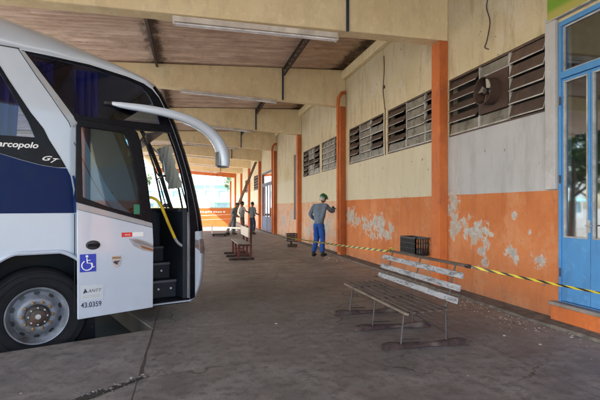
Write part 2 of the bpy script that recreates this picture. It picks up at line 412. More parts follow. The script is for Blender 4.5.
for i in range(260):
    sp.append((rnd.gauss(3.85, .3), rnd.gauss(12.1, .5), 0, rnd.uniform(.01, .035)))
tag(chips(sp, 'rubble', M['rubble'], 5), 'fallen plaster crumbs along the foot of the wall', kind='stuff')
sp = [(edge[i % 9][0] + rnd.uniform(-.03, .03), edge[i % 9][1] + rnd.uniform(-.04, .02), .004, rnd.uniform(.006, .022)) for i in range(70)]
sp += [(edge[i % 8 + 9][0] + rnd.gauss(0, .025), edge[i % 8 + 9][1] + rnd.gauss(0, .03), .004, rnd.uniform(.003, .010)) for i in range(60)]
tag(chips(sp, 'broken_concrete', simple('grey_crumbs', (.13, .125, .13), .9, var=.6, scale=20), 6), 'small broken concrete bits in the pavement hole', kind='stuff')
sp = [(rnd.uniform(-1.5, 3.8), rnd.uniform(2.5, 22), 0, rnd.uniform(.004, .012)) for i in range(170)]
tag(chips(sp, 'litter', simple('grey_litter', (.24, .22, .2), .9, var=.6), 8), 'scattered grit and small litter on the floor', kind='stuff')
# a fallen leaf and a scrap of paper
def scrap(name, x, y, s, mat, label, cat, rz):
    m = MB(); pr = [(0, -1), (.35, -.5), (.45, 0), (.3, .6), (0, 1), (-.3, .6), (-.45, 0), (-.35, -.5)]
    vs = [(0, 0, .012)] + [(a * s, b * s, .004 + .012 * abs(a)) for a, b in pr]
    m.add(vs, [(0, i + 1, (i + 1) % 8 + 1) for i in range(8)])
    o = m.build(name, mat); o.location = (x, y, 0); o.rotation_euler.z = rz; tag(o, label, cat); return o
scrap('dry_leaf', 2.68, 4.79, .05, simple('dry_leaf', (.45, .17, .05), .7), 'small dry orange leaf on the floor behind the near bench', 'leaf', 1)
scrap('paper_scrap', 1.0, 5.34, .035, simple('paper', (.7, .68, .64), .7), 'small white paper scrap on the open floor right of the bus nose', 'litter', .4)

# ------------------------------------------------------------ station building
Y0, P = 7.05, 5.35
CY = [Y0 + P * i for i in range(-2, 9)]          # near face of each column
ROOFZ = lambda x: 5.44 - .038 * (W - x)
bld = empty('station_building', (0, 0, 0))
tag(bld, 'long open bus station platform building with cream and orange wall, concrete beams and corrugated roof', 'building')
wf = lambda a, b, d: (W + d, a, b)
def rect(a0, a1, b0, b1): return [(a0, b0), (a1, b0), (a1, b1), (a0, b1)]
LZ0, LZ1 = 2.63, 3.63
openings = {  # bay index -> openings in that bay (Y0,Y1,Z0,Z1)
    1: [(2.0, 4.60, .258, 3.67), (4.78, 7.03, LZ0, LZ1)],
    2: [(7.33, 9.54, LZ0, LZ1), (9.74, 12.1, LZ0, LZ1)],
    3: [(12.75, 14.85, LZ0, LZ1), (15.08, 17.45, LZ0, LZ1)],
    4: [(18.55, 19.15, .9, 3.7)],
    5: [(24.3, 28.05, .06, 3.55)],
    6: [(29.6, 31.8, LZ0, LZ1)],
    7: [(35, 37, LZ0, LZ1)],
}
for i in range(len(CY) - 1):
    a, b = CY[i], CY[i + 1]
    ops = openings.get(i - 0, [])
    outer = rect(a, b - .002, 0.0, 5.5)
    m = MB().plate(outer, [rect(max(o[0], a + .01), min(o[1], b - .02), o[2], o[3]) for o in ops], wf, 0, .18)
    w_ = m.build('wall', M['wall'], bld)
# dark rooms behind
rm = MB(); rm.box(9.0, 9.1, -4, 60, -.2, 5.6); rm.box(W + .2, 9, -4, 60, -.15, -.05); rm.box(W + .2, 9, -4, 60, 5.5, 5.6)
for yy in (-3.9, 7.2, 17.9, 24.0, 28.6, 50): rm.box(W + .2, 9, yy, yy + .1, -.05, 5.5)
rm.build('inner_room', M['room'], bld)
# low plinth step and kerb along the foot
gs = MB(); vs = []; rn = random.Random(21); n_ = 150
for i in range(n_ + 1):
    y = -3.4 + 55.4 * i / n_; e = rn.uniform(-.018, .018)
    vs += [(W - .30 + e, y, .003), (W - .285 + e, y, .034 + e * .3), (W - .001, y, .045)]
gs.add(vs, [(3 * i + k, 3 * i + k + 1, 3 * i + k + 4, 3 * i + k + 3) for i in range(n_) for k in range(2)])
tag(gs.build('gutter_strip', simple('dusty_gutter_concrete', (.13, .115, .105), .9, var=.5, scale=9, bump=.6, dirt=(.07, .06, .055))), kind='structure')
# columns
for i, cy in enumerate(CY):
    c = MB().box(W - .17, W - .002, cy, cy + .27, -.02, 4.328 if i < 3 else 4.37)
    c.build('column', M['orange'], bld, bevel=.012)
c = MB().box(W - .055, W - .004, 4.615, 4.775, 1.63, 3.78); c.build('pilaster', M['pilaster'], bld, bevel=.006)
# beams
beam_b = {0: (4.33, 4.33), 1: (4.33, 4.33), 2: (4.345, 4.62), 3: (4.38, 4.72)}
for i, cy in enumerate(CY):
    k = i - 1
    bw, bl = beam_b.get(k, (4.38, 4.72)) if k >= 0 else (4.33, 4.33)     # underside at the wall and five metres out
    if k >= 9: continue
    m = MB(); ext = 13.4 if cy < 26 else 7.6; xo = W - ext
    def zb(x): return bw + (bl - bw) * min((W - x) / 5.2, 1.25)
    xs = [W - .001, W - 5.2, xo]
    vs = []
    for y in (cy - .006, cy + .285):
        for x in xs: vs.append((x, y, zb(x)))
        for x in xs[::-1]: vs.append((x, y, ROOFZ(x) - .03))
    n = 6
    m.add(vs, [tuple(range(n))[::-1], tuple(range(n, 2 * n))] + [(q, (q + 1) % n, n + (q + 1) % n, n + q) for q in range(n)])
    m.build('beam', M['beam'] if i < 9 else M['orange'], bld, bevel=.015)
    # conduit dropping down the near face of the beam
    q = MB(); q.box(2.5, 2.545, cy - .035, cy + .001, zb(2.5) - .01, ROOFZ(2.5) - .05)
    q.build('conduit', M['steelblue'], bld)
rb = MB(); rb.box(W - .13, W - .004, CY[0], 52, 5.12, 5.36); rb.build('ring_beam', M['beam'], bld, bevel=.015)
# lattice girders along the building
def girder(xc, z0, z1, ye, name='lattice_girder'):
    m = MB(); y = CY[0]
    for dz in (z0, z1): m.box(xc - .03, xc + .03, CY[0], ye, dz - .012, dz + .012)
    yy = CY[0]
    while yy < ye - .4:
        m.bar((xc, yy, z0), (xc, yy + .16, z1), .02, .02, (1, 0, 0)); m.bar((xc, yy + .16, z1), (xc, yy + .32, z0), .02, .02, (1, 0, 0)); yy += .32
    return m.build(name, M['iron'], bld)
girder(2.55, 5.13, 5.32, 52)
girder(-.85, 5.12, 5.2, 52)
girder(-4.2, 5.0, 5.08, 26)
# corrugated roof
m = MB(); per = .177; ys = []; y = CY[0] - .4
while y < 52.2: ys.append(y); y += per / 8
xs = [W + .3, 2.2, .6, -3.4, -3.402, -6.0, W - 13.6]  # unseen outer edge shaped for the sun: wide near, cut back far off
vs = []; nx = len(xs)
for y in ys:
    zc = .028 * math.cos(2 * math.pi * y / per)
    for x in xs: vs.append((x, y, ROOFZ(x) + .03 + zc))
m.add(vs, [(i * nx + k, i * nx + k + 1, (i + 1) * nx + k + 1, (i + 1) * nx + k) for i in range(len(ys) - 1) for k in range(nx - 1) if k < 3 or ys[i] < 26.2])
rf = m.build('roof', M['roof'], bld, smooth=True, angle=80)
sl = rf.modifiers.new('thick', 'SOLIDIFY'); sl.thickness = .008; sl.offset = 1
# roof battens: thin dark overlap strips seen from below
# ---- louvre windows
def louvre(y0, y1, z0, z1, cols, name='louvre_window'):
    fr = MB(); t = .02
    fr.plate(rect(y0 + .003, y1 - .003, z0 + .003, z1 - .003), [rect(y0 + .03, y1 - .03, z0 + .03, z1 - .03)], wf, .012, .07)
    F = fr.build(name, M['louvre'], bld)
    total = sum(c[0] for c in cols); y = y1 - .03; span = y1 - y0 - .06   # columns listed from the far (left in view) end
    bars = MB()
    for wgt, kinds in cols:
        sl_o = MB(); sl_c = MB()
        cw = span * wgt / total; ya, yb = y - cw, y; y = ya
        bars.box(W + .004, W + .045, ya - .012, ya + .012, z0 + .03, z1 - .03)
        n = len(kinds); hh = (z1 - z0 - .06) / n
        for q, kd in enumerate(kinds):      # top to bottom
            zt = z1 - .03 - q * hh; zb_ = zt - hh
            a0, a1 = ya + .016, yb - .016
            if kd == 'o':                   # open, tilted slat
                vs = [(W - .05, a0, zb_ + .012), (W - .05, a1, zb_ + .012), (W + .05, a1, zt - .035), (W + .05, a0, zt - .035)]
                vs += [(v[0] + .008, v[1], v[2] + .008) for v in vs]
                sl_o.add(vs, [(0, 1, 2, 3), (7, 6, 5, 4), (0, 4, 5, 1), (1, 5, 6, 2), (2, 6, 7, 3), (3, 7, 4, 0)])
                bars.bar((W - .054, a0, zb_ + .012), (W - .054, a1, zb_ + .012), .008, .012)
            elif kd == 'c':                 # closed pane in pale frame
                sl_c.add([(W + .012, a0, zb_ + .012), (W + .012, a1, zb_ + .012), (W + .03, a1, zt - .01), (W + .03, a0, zt - .01)], [(0, 1, 2, 3)])
                bars.box(W - .002, W + .010, a0, a1, zb_ - .002, zb_ + .020)
                bars.box(W - .002, W + .010, a0 - .008, a0 + .008, zb_ + .022, zt - .012)
            elif kd == 's':                 # solid slat, nearly shut
                vs = [(W - .025, a0, zb_ + .012), (W - .025, a1, zb_ + .012), (W + .03, a1, zt - .01), (W + .03, a0, zt - .01)]
                vs += [(v[0] + .006, v[1], v[2] + .006) for v in vs]
                sl_o.add(vs, [(0, 1, 2, 3), (7, 6, 5, 4), (0, 4, 5, 1), (1, 5, 6, 2), (2, 6, 7, 3), (3, 7, 4, 0)])
                bars.bar((W - .030, a0, zb_ + .012), (W - .030, a1, zb_ + .012), .008, .016)
                bars.bar((W - .030, a0, zb_ + .012), (W + .024, a0, zt - .012), .008, .012)
        if sl_o.v: sl_o.build('slats', M['louvre'], F)
        if sl_c.v and kinds.count('c') < len(kinds):
            for q in range(len(sl_c.f)): MB().add(sl_c.v[4 * q:4 * q + 4], [(0, 1, 2, 3)]).build('pane', M['pane'], F)
        elif sl_c.v: sl_c.build('pane', M['pane'], F)
    bars.build('glazing_bars', M['frame_pale'], F)
    return F
louvre(4.78, 7.03, LZ0, LZ1, [(.85, 'ooooc'), (.72, 'cxxxc'), (.70, 'sssss')])
louvre(9.74, 12.1, LZ0, LZ1, [(.8, 'ooooc'), (.8, 'ccccc'), (.8, 'ocooc')])
louvre(7.33, 9.54, LZ0, LZ1, [(.9, 'ooooc'), (.8, 'ccccc'), (.5, 'ooocc')])
louvre(15.08, 17.45, LZ0, LZ1, [(.8, 'ooooo'), (.8, 'ccocc'), (.8, 'ooooc')])
louvre(12.75, 14.85, LZ0, LZ1, [(.8, 'ccccc'), (.8, 'ccccc'), (.8, 'ooooc')])
louvre(29.6, 31.8, LZ0, LZ1, [(.8, 'ooooo'), (.8, 'ooooo')])
louvre(35, 37, LZ0, LZ1, [(.8, 'ooooo'), (.8, 'ooooo')])
sh = MB(); sh.box(W + .02, W + .06, 18.56, 19.14, .91, 3.69); sh.build('shutter', M['louvre'], bld)
# fan mounting plate belongs to the window
fp = MB().box(W - .012, W + .03, 5.50, 6.165, 2.85, 3.415); fp.build('blanking_plate', M['fanplate'], bld)
# ---- blue glazed entrance door
D0, D1, DZ0, DZ1 = 2.003, 4.597, .262, 3.667
F = MB().plate(rect(D0, D1, DZ0, DZ1), [rect(D0 + .03, D1 - .03, DZ0 + .01, 2.97), rect(D0 + .04, D1 - .04, 3.05, DZ1 - .06)], wf, -.02, .10).build('glazed_entrance', M['blue_door'], bld, bevel=.006)
yl = D1 - .03
trans = MB(); tg = MB()
trans.plate(rect(D0 + .04, D1 - .04, 3.05, DZ1 - .06), [rect(D0 + .06, D1 - .06, 3.07, DZ1 - .08)], wf, .015, .04)
trans.build('transom_frame', M['frame_pale'], F)
tg.plate(rect(D0 + .07, D1 - .07, 3.05, DZ1 - .08), [], wf, .027, .03); tg.build('pane', M['doorglass'], F)
while yl > D0 + .3:
    ya = yl - .405
    L = MB().plate(rect(ya + .004, yl - .004, DZ0 + .016, 2.965), [rect(ya + .034, yl - .034, 1.045, 2.93)], wf, 0, .04).build('door_leaf', M['blue_door'], F, bevel=.004)
    pf = MB().plate(rect(ya + .034, yl - .034, 1.045, 2.93), [rect(ya + .050, yl - .050, 1.061, 2.914)], wf, -.004, .03).build('glazing_bead', M['frame_pale'], F)
    gp = MB().plate(rect(ya + .04, yl - .04, 1.05, 2.92), [], wf, .02, .024).build('pane', M['doorglass'], F)
    yl = ya
for yy in (4.565,):
    for zz in (.62, 1.75, 2.7): MB().tube([(W - .026, yy, zz - .05), (W - .026, yy, zz + .05)], .010, 8).build('hinge', M['iron'], F, smooth=True)
MB().box(W - .012, W + .01, 4.165, 4.19, 1.12, 1.26).build('lock_plate', M['frame_pale'], F); MB().tube([(W - .012, 4.178, 1.2), (W - .05, 4.178, 1.2), (W - .05, 4.10, 1.2)], .008, 8).build('handle', M['frame_pale'], F, smooth=True)
st = MB().box(W - .10, W + .2, 1.9, 4.665, .215, .257); st.build('door_sill', M['kerb'], bld, bevel=.006)
st = MB().box(W - .085, W - .004, 1.9, 4.65, 0.0, .213); st.build('sill_plinth', M['orange'], bld, bevel=.006)
MB().box(W + .9, W + .93, 2.0, 4.62, .1, 3.7).build('glass_backing', simple('pale_blue_backing', (.38, .52, .62), .7, var=.2, scale=2), bld)  # panel added behind the glass to make it look paler and bluer
# ---- far grey blue doors
F2 = MB().plate(rect(24.31, 28.04, .07, 3.54), [rect(24.4, 26.15, .12, 2.8), rect(26.22, 27.95, .12, 2.8), rect(24.4, 27.95, 2.9, 3.46)], wf, -.02, .1).build('far_door_frame', M['far_door'], bld)
for a, b in ((24.4, 25.27), (25.28, 26.15), (26.22, 27.08), (27.09, 27.95)):
    L = MB().plate(rect(a + .003, b - .003, .125, 2.795), [rect(a + .1, b - .1, .9, 2.7)], wf, 0, .05).build('door_leaf', M['far_door'], F2)
    MB().plate(rect(a + .09, b - .09, .89, 2.71), [], wf, .02, .025).build('pane', M['doorglass'], F2)
MB().plate(rect(24.4, 27.95, 2.9, 3.46), [], wf, .02, .025).build('pane', M['doorglass'], F2)
for pts_ in ([(5.93, 4.62), (5.98, 4.45), (5.90, 4.2), (5.97, 3.95), (6.02, 3.86), (5.93, 3.80)], [(9.72, 4.95), (9.70, 4.6), (9.76, 4.2), (9.71, 3.9), (9.66, 3.68)], [(9.64, 3.7), (9.66, 3.2), (9.63, 2.62)]):
    MB().tube(smoothpath([(W - .012, a_, b_) for a_, b_ in pts_], 4), .008, 6).build('loose_wire', M['iron'], bld)
for a_, b_ in ((5.93, 4.62), (9.71, 4.2)): MB().box(W - .03, W - .002, a_ - .03, a_ + .03, b_ - .02, b_ + .05).build('junction_box', M['iron'], bld)
# ---- orange downpipe with a bend on the second column
dp = MB(); yb = 12.36
dp.tube([(W - .02, yb, 4.75), (W - .14, yb - .02, 4.72), (W - .24, yb - .05, 4.58), (W - .27, yb - .06, 4.35), (W - .27, yb - .06, 3.9)], .05, 12)
dp.tube([(W - .27, yb - .06, 4.0), (W - .27, yb - .06, .15)], .043, 12)
for z in (3.75, 1.9, .8): dp.tube([(W - .27, yb - .06, z - .03), (W - .27, yb - .06, z + .03)], .053, 12)
dpo = dp.build('drainpipe', M['orange'], smooth=True); tag(dpo, 'orange painted drainpipe bending off the wall beside the second column', 'pipe', 'drainpipes')
d2 = dpo.copy(); COL.objects.link(d2); d2.location = (0, P * 2, 0); d2['label'] = 'farther orange drainpipe beside the column near the dark crates'

# ---- green sign
sg = empty('shop_sign', (W - .03, 3.3, 3.72)); tag(sg, 'green sign board above the blue glazed door', 'sign')
MB().box(-.03, .02, -1.45, 1.43, .005, .9).build('board', M['sign_green'], sg, bevel=.004)
MB().box(-.036, .024, -1.47, 1.45, -.012, .004).build('trim', M['frame_pale'], sg)

# ---- exhaust fan
fn_ = empty('exhaust_fan', (W - .012, 5.83, 3.135)); tag(fn_, 'rusty round exhaust fan set in the nearest louvre window', 'fan')
MB().lathe([(.195, 0), (.2, -.17), (.207, -.175), (.207, -.185), (.19, -.185), (.186, 0)], (0, 0, 0), (1, 0, 0), 40).build('drum', M['fanplate'], fn_, smooth=True)
m = MB().lathe([(.0, -.14), (.045, -.14), (.05, -.08), (.05, -.02)], (0, 0, 0), (1, 0, 0), 20); m.build('hub', M['iron'], fn_, smooth=True)
alu = simple('dull_aluminium', (.34, .32, .29), .5, .5, dirt=(.2, .12, .08))
for k in range(4):
    a = k * math.pi / 2 + .35; m = MB(); c, s_ = math.cos(a), math.sin(a)
    def bp(r, t, x): return (x, r * c - t * s_, r * s_ + t * c)
    vs = [bp(.045, -.02, -.11), bp(.17, -.055, -.13), bp(.175, .055, -.075), bp(.045, .02, -.09)]
    vs += [(v[0] + .003, v[1], v[2]) for v in vs]
    m.add(vs, [(0, 1, 2, 3), (7, 6, 5, 4), (0, 4, 5, 1), (1, 5, 6, 2), (2, 6, 7, 3), (3, 7, 4, 0)]); m.build('blade', alu, fn_)
m = MB(); m.bar((-.03, -.19, 0), (-.03, .19, 0), .03, .01); m.bar((-.03, 0, -.19), (-.03, 0, .19), .01, .03); m.build('strut', M['iron'], fn_)

# ---- fluorescent lamps on the beams
def lampz(k, x):
    bw, bl = beam_b.get(k, (4.38, 4.72)); return bw + (bl - bw) * (W - x) / 5.2
lab = {1: 'long twin tube lamp on the nearest beam, largest of the row', 2: 'long tube lamp under the second beam from the camera', 3: 'long tube lamp under the third beam from the camera',
       4: 'long tube lamp under the fourth beam from the camera', 5: 'long tube lamp under the fifth beam from the camera', 6: 'long tube lamp under the sixth beam from the camera', 7: 'small distant tube lamp on the farthest lit beam'}
for k in range(1, 8):
    cy = CY[k + 1]; x0, x1 = -.26, 2.34
    z0, z1 = lampz(k, x0) - .10, lampz(k, x1) - .12
    if k > 1: z0 += .04; z1 += .05
    L = empty('fluorescent_lamp', ((x0 + x1) / 2, cy - .05, (z0 + z1) / 2)); tag(L, lab[k], 'lamp', 'tube lamps on the beams')
    if k == 1: CYL = cy
    h = (x1 - x0) / 2; dz = (z1 - z0) / 2; hh = .058 if k == 1 else .03
    m = MB(); m.bar((-h, 0, -dz), (h, 0, dz), .075, hh * 1.6); m.build('housing', M['lamp_white'], L, bevel=.008)
    m = MB(); m.bar((-h, -.01, -dz - hh * .8 - .004), (h, -.01, dz - hh * .8 - .004), .13, .008); m.build('reflector', M['lamp_white'], L)
    for s_ in (-.038, .022):
        m = MB().tube([(-h + .03, s_, -dz - hh * .8 - .026), (h - .03, s_, dz - hh * .8 - .026)], .014, 10); m.build('tube', M['tube'], L, smooth=True)
    m = MB()
    for e in (-1, 1): m.box(e * (h - .02) - .012, e * (h - .02) + .012, -.065, .05, e * dz - hh * .8 - .045, e * dz - hh * .8 + .0)
    m.build('end_cap', M['lamp_white'], L)

# ------------------------------------------------------------ bus
def bus_mats():
    t = NT('white_coach_paint'); p = t.obj()
    c = t.mix(t.ramp(t.noise(p, 2, 6), .3, .7), (.42, .49, .60), (.47, .54, .64))
    x, y, z = t.sep(p)
    dirt = t.ma('MULTIPLY', t.ramp(z, .95, .40), t.ramp(t.noise(p, 3, 8, .7), .35, .7))
    c = t.mix(t.ma('MULTIPLY', dirt, .35), c, (.33, .30, .28))
    t.b.inputs['Coat Weight'].default_value = .6; t.b.inputs['Coat Roughness'].default_value = .06
    M['coach_white'] = t.fin(c, .38, 0, .5)
bus_mats()
M['coach_blue'] = simple('blue_coach_paint', (.0022, .0135, .075), .4, var=.1, spec=.12)
M['gloss_black'] = simple('gloss_black', (.004, .005, .009), .28, var=.1, spec=.12)
M['coach_glass'] = glass('tinted_coach_glass', (.50, .55, .68), .42, .02)
M['screen_glass'] = glass('windscreen_glass', (.82, .86, .85), .8, .01)
M['door_tint'] = glass('door_tint_glass', (.42, .58, .64), .55, .02)
M['curtain'] = simple('blue_curtain_cloth', (.075, .08, .28), .9, var=.3, scale=4)
M['interior'] = simple('dark_interior', (.012, .016, .026), .6, var=.3)
M['rubber'] = simple('tyre_rubber', (.011, .012, .015), .8, var=.3, scale=8, bump=.3, spec=.2)
M['rimpaint'] = simple('rim_paint', (.22, .245, .29), .5, .3, .3, 9, dirt=(.09, .08, .075))
M['brass'] = simple('rusty_brass', (.30, .19, .09), .5, .5)
M['silver'] = simple('silver_trim', (.45, .46, .48), .35, .6, .15)
M['yellow'] = simple('yellow_rail_paint', (.75, .52, .03), .35)
M['red'] = simple('red_reflector', (.62, .03, .03), .3); M['white_st'] = simple('white_sticker', (.75, .76, .78), .4, var=.05)
M['amber'] = simple('amber_lens', (.28, .10, .035), .25); M['chrome'] = simple('chrome', (.20, .21, .23), .2, .15, .2, 30)
M['sticker_blue'] = simple('blue_sticker', (.015, .04, .42), .4, var=.05); M['sticker_grey'] = simple('pale_sticker', (.50, .55, .60), .4, var=.05)
M['ink'] = simple('dark_ink', (.03, .035, .06), .5); M['green_st'] = simple('green_sticker', (.01, .17, .10), .4); M['grey_band'] = simple('grey_band', (.30, .31, .34), .4, var=.1, coat=.4)
bus = empty('coach_bus', (-1.554, 5.250, ROAD), R(21.8))
tag(bus, 'white and dark blue intercity coach with its front door open at the platform', 'bus')
BZ = .25
def bp(t, w, z): return (t, -w, z + BZ)             # w: outward from the kerb-side flank
sidef = lambda a, b, d: bp(a, d, b)
WID = 2.55
E = [(-9.6, 3.02), (-6, 3.05), (-3, 3.05), (-.3, 3.05), (.1, 3.045), (.5, 3.025), (.75, 2.995), (.95, 2.955), (1.1, 2.91), (1.2, 2.85), (1.28, 2.75), (1.36, 2.60), (1.46, 2.36), (1.56, 2.08),
     (1.65, 1.78), (1.715, 1.52), (1.76, 1.30), (1.785, 1.1), (1.80, .85), (1.795, .60), (1.77, .42), (1.72, .28), (1.66, .22)]
Gs = [.36, .38, .38, .375, .29, .185, .14, .115, .11, .12, .12, .12, .12, .12, .12, .12, .125, .13, .14, .14, .13, .11, .06]
NE = len(E)
def nrm(i):
    a = Vector(E[max(i - 1, 0)]); b = Vector(E[min(i + 1, NE - 1)]); d = (b - a).normalized(); return Vector((-d.y, d.x)) * 1.0
yo = [0, .015, .04, .08, .14, .22, .32, .46, .65, .9, WID / 2]; yo = yo + [WID - v for v in yo[-2::-1]]
def shell(i0, i1, j0=0, j1=None, off=0.):
    """part of the roof and front skin between profile stations i0..i1 and cross stations j0..j1"""
    j1 = len(yo) - 1 if j1 is None else j1; m = MB(); vs = []
    nj = j1 - j0 + 1
    for i in range(i0, i1 + 1):
        n_ = nrm(i)
        for jj in range(j0, j1 + 1):
            y = min(yo[jj], WID - yo[jj]); q = min(y / .42, 1)
            g_ = Gs[i] * math.sqrt(max(0, 1 - (1 - q) ** 2.0)) + (.10 if i > 9 else .05) * (1 - (1 - y / (WID / 2)) ** 2)
            p = Vector(E[i]) + n_ * (g_ + off); vs.append(bp(p.x, -yo[jj], p.y))
    m.add(vs, [(a * nj + b, a * nj + b + 1, (a + 1) * nj + b + 1, (a + 1) * nj + b) for a in range(i1 - i0) for b in range(nj - 1)])
    return m
o = shell(0, 9).build('roof', M['coach_white'], bus, smooth=True, angle=60); s_ = o.modifiers.new('t', 'SOLIDIFY'); s_.thickness = .02; s_.offset = -1
IW0, IW1 = 9, 17                                     # windscreen stations
o = shell(IW0, IW1, 0, 4).build('front_pillar', M['gloss_black'], bus, smooth=True, angle=60); s_ = o.modifiers.new('t', 'SOLIDIFY'); s_.thickness = .03; s_.offset = -1
o = shell(IW0, IW1, len(yo) - 5, len(yo) - 1).build('front_pillar', M['gloss_black'], bus, smooth=True, angle=60); s_ = o.modifiers.new('t', 'SOLIDIFY'); s_.thickness = .03; s_.offset = -1
o = shell(IW0, 10, 4, len(yo) - 5).build('windscreen_header', M['gloss_black'], bus, smooth=True)
shell(16, 17, 4, len(yo) - 5).build('windscreen_sill', M['gloss_black'], bus, smooth=True)
wsn = shell(10, 16, 4, len(yo) - 5).build('windscreen', M['screen_glass'], bus, smooth=True)
o = shell(IW1, NE - 1).build('front_panel', M['coach_white'], bus, smooth=True, angle=60); s_ = o.modifiers.new('t', 'SOLIDIFY'); s_.thickness = .02; s_.offset = -1

frontedge = [(e[0], e[1]) for e in E[9:]]
top = [(-9.6, 3.02), (-6, 3.05), (-3, 3.05), (-.3, 3.05), (.1, 3.045), (.5, 3.025), (.75, 2.995), (.95, 2.955), (1.1, 2.91)]
def arch(cx, r=.66, n=40, z0=.22, flat=.93):
    pts = []
    for k in range(n + 1):
        a = math.pi * k / n; x = cx - r * math.cos(a); z = .25 + r * 1.09 * math.sin(a); pts.append((x, min(z, flat)))
    return [(cx - r, z0 - .0)] + pts + [(cx + r, z0 - .0)]
# outer flank outline, bottom edge notched by the wheel arches
bottom = [(1.69, .22), (.97, .22)]
far_bottom = arch(.0)[::-1]
outline = top + frontedge[:-1] + [(1.66, .22)]
flank = top + [(e[0], e[1]) for e in E[9:]]           # to the lower front corner
flank += far_bottom + arch(-6.1)[::-1] + [(-9.6, .30)]
door_hole = [(.40, 2.33), (1.40, 2.33), (1.47, 2.15), (1.55, 1.90), (1.62, 1.6), (1.655, 1.35), (1.665, 1.1), (1.665, .235), (1.10, .235), (1.10, 1.27), (.98, 1.32), (.88, 1.39), (.80, 1.47), (.73, 1.57), (.66, 1.69), (.59, 1.84), (.52, 2.0), (.45, 2.17)]
q_hole = [(-.10, 3.005), (.1, 2.995), (.5, 2.965), (.9, 2.89), (1.06, 2.84), (1.16, 2.74), (1.24, 2.58), (1.28, 2.42), (.36, 2.42), (.2, 2.62), (.06, 2.80)]
w1 = [(-1.6, 2.12), (-.03, 2.14), (-.09, 2.30), (-.3, 2.70), (-.43, 2.93), (-1.6, 2.93)]
wins = [w1] + [rect(-1.65 - 1.55 * k - 1.5, -1.65 - 1.55 * k, 2.12, 2.93) for k in range(5)]
fl = MB().plate(flank, [door_hole, q_hole] + wins, sidef, 0, -.03).build('flank_panel', M['coach_white'], bus)
# other flank: lower body and windows
fl2 = MB().plate([(-9.6, .3), (-9.6, 3.02)] + [(-.3, 3.05), (.5, 3.025), (.95, 2.955)] + [(e[0], e[1]) for e in E[9:]], [rect(-1.65 - 1.55 * k - 1.5, -1.65 - 1.55 * k, 2.12, 2.93) for k in range(5)] + [rect(-1.55, .2, 2.1, 2.93)],
                 lambda a, b, d: bp(a, -WID + d, b), 0, .03).build('flank_panel', M['coach_white'], bus)
MB().box(-9.62, -9.58, .01, WID - .01, .3 + BZ, 3.3 + BZ).build('rear_panel', M['coach_white'], bus, bevel=.02)
# paint bands, each a thin skin proud of the flank
band = [(-9.6, 2.99), (-.455, 2.99), (-.33, 2.83), (-.25, 2.69), (-.07, 2.40), (.05, 2.24), (.10, 2.13), (.20, 1.96), (.265, 1.84), (.18, 1.835), (.02, 1.855), (-.16, 1.90), (-.33, 1.95), (-.6, 1.98), (-9.6, 1.98)]
MB().plate(band, wins, sidef, .003, .0005).build('window_band', M['gloss_black'], bus)
blue = [(-9.6, 1.977), (-.6, 1.977), (-.33, 1.947), (-.16, 1.897), (.02, 1.852), (.18, 1.832), (.268, 1.832), (.305, 1.75), (.33, 1.60), (.34, 1.345), (-9.6, 1.335)]
MB().plate(blue, [], sidef, .003, .0005).build('blue_panel', M['coach_blue'], bus)
MB().plate([(.30, 1.348), (.36, 1.348), (.36, 1.70), (.34, 1.76), (.322, 1.75), (.348, 1.6)], [], sidef, .002, .0005).build('blue_panel', simple('blue_trim_paint', (.005, .028, .15), .35, var=.1), bus)
qf = [(-.15, 3.03), (.1, 3.022), (.5, 3.0), (.9, 2.935), (1.09, 2.885), (1.19, 2.83), (1.275, 2.74), (1.355, 2.595), (1.455, 2.358), (1.555, 2.078), (1.645, 1.778), (1.71, 1.52), (1.755, 1.30), (1.78, 1.105), (1.735, 1.10), (1.735, .26), (1.668, .24), (1.668, 1.1), (1.658, 1.35), (1.625, 1.6), (1.553, 1.9), (1.473, 2.15), (1.403, 2.33), (.38, 2.33), (.31, 2.42), (.16, 2.63), (.02, 2.82)]
MB().plate(qf, [q_hole], sidef, .004, .0005).build('quarter_window_surround', M['gloss_black'], bus)
# grey trim running down the pillar behind the quarter window
tr = MB().plate([(-.155, 3.02), (-.125, 3.02), (.04, 2.80), (.19, 2.60), (.335, 2.40), (.36, 2.33), (.325, 2.28), (.30, 2.33), (.155, 2.56), (0, 2.77)], [], sidef, .012, .005).build('pillar_trim', M['grey_band'], bus)
# panel joints
jm = MB()
for a, b in (((-.33, 3.16), (-.2, 3.03)), ((-.2, 3.03), (-.05, 2.84)), ((-.05, 2.84), (.28, 2.36))):
    pass
def ribbon(pts, w, d=.006):
    m = MB()
    for a, b in zip(pts[:-1], pts[1:]):
        a = Vector(a); b = Vector(b); n_ = Vector((-(b - a).y, (b - a).x)).normalized() * w / 2
        m.add([bp(a.x - n_.x, d, a.y - n_.y), bp(a.x + n_.x, d, a.y + n_.y), bp(b.x + n_.x, d, b.y + n_.y), bp(b.x - n_.x, d, b.y - n_.y)], [(0, 1, 2, 3)])
    return m
jr = ribbon([(-9.5, 3.035), (-3, 3.042), (-.17, 3.042)], .012, .0035); jr2 = ribbon([(-.18, 3.04), (-.02, 2.79), (.14, 2.56), (.29, 2.33), (.31, 2.28)], .008, .0035)
jr.v += []; jr.build('panel_joint', M['black'], bus); jr2.build('panel_joint', M['black'], bus)
ribbon([(.345, .25), (.345, 1.34)], .008, .0035).build('panel_joint', M['black'], bus)
# shut line seen through the door glass
ribbon([(.34, 2.12), (.43, 1.92), (.52, 1.73), (.62, 1.54), (.72, 1.41), (.84, 1.30), (1.0, 1.22)], .008, .0035).build('panel_joint', M['black'], bus)
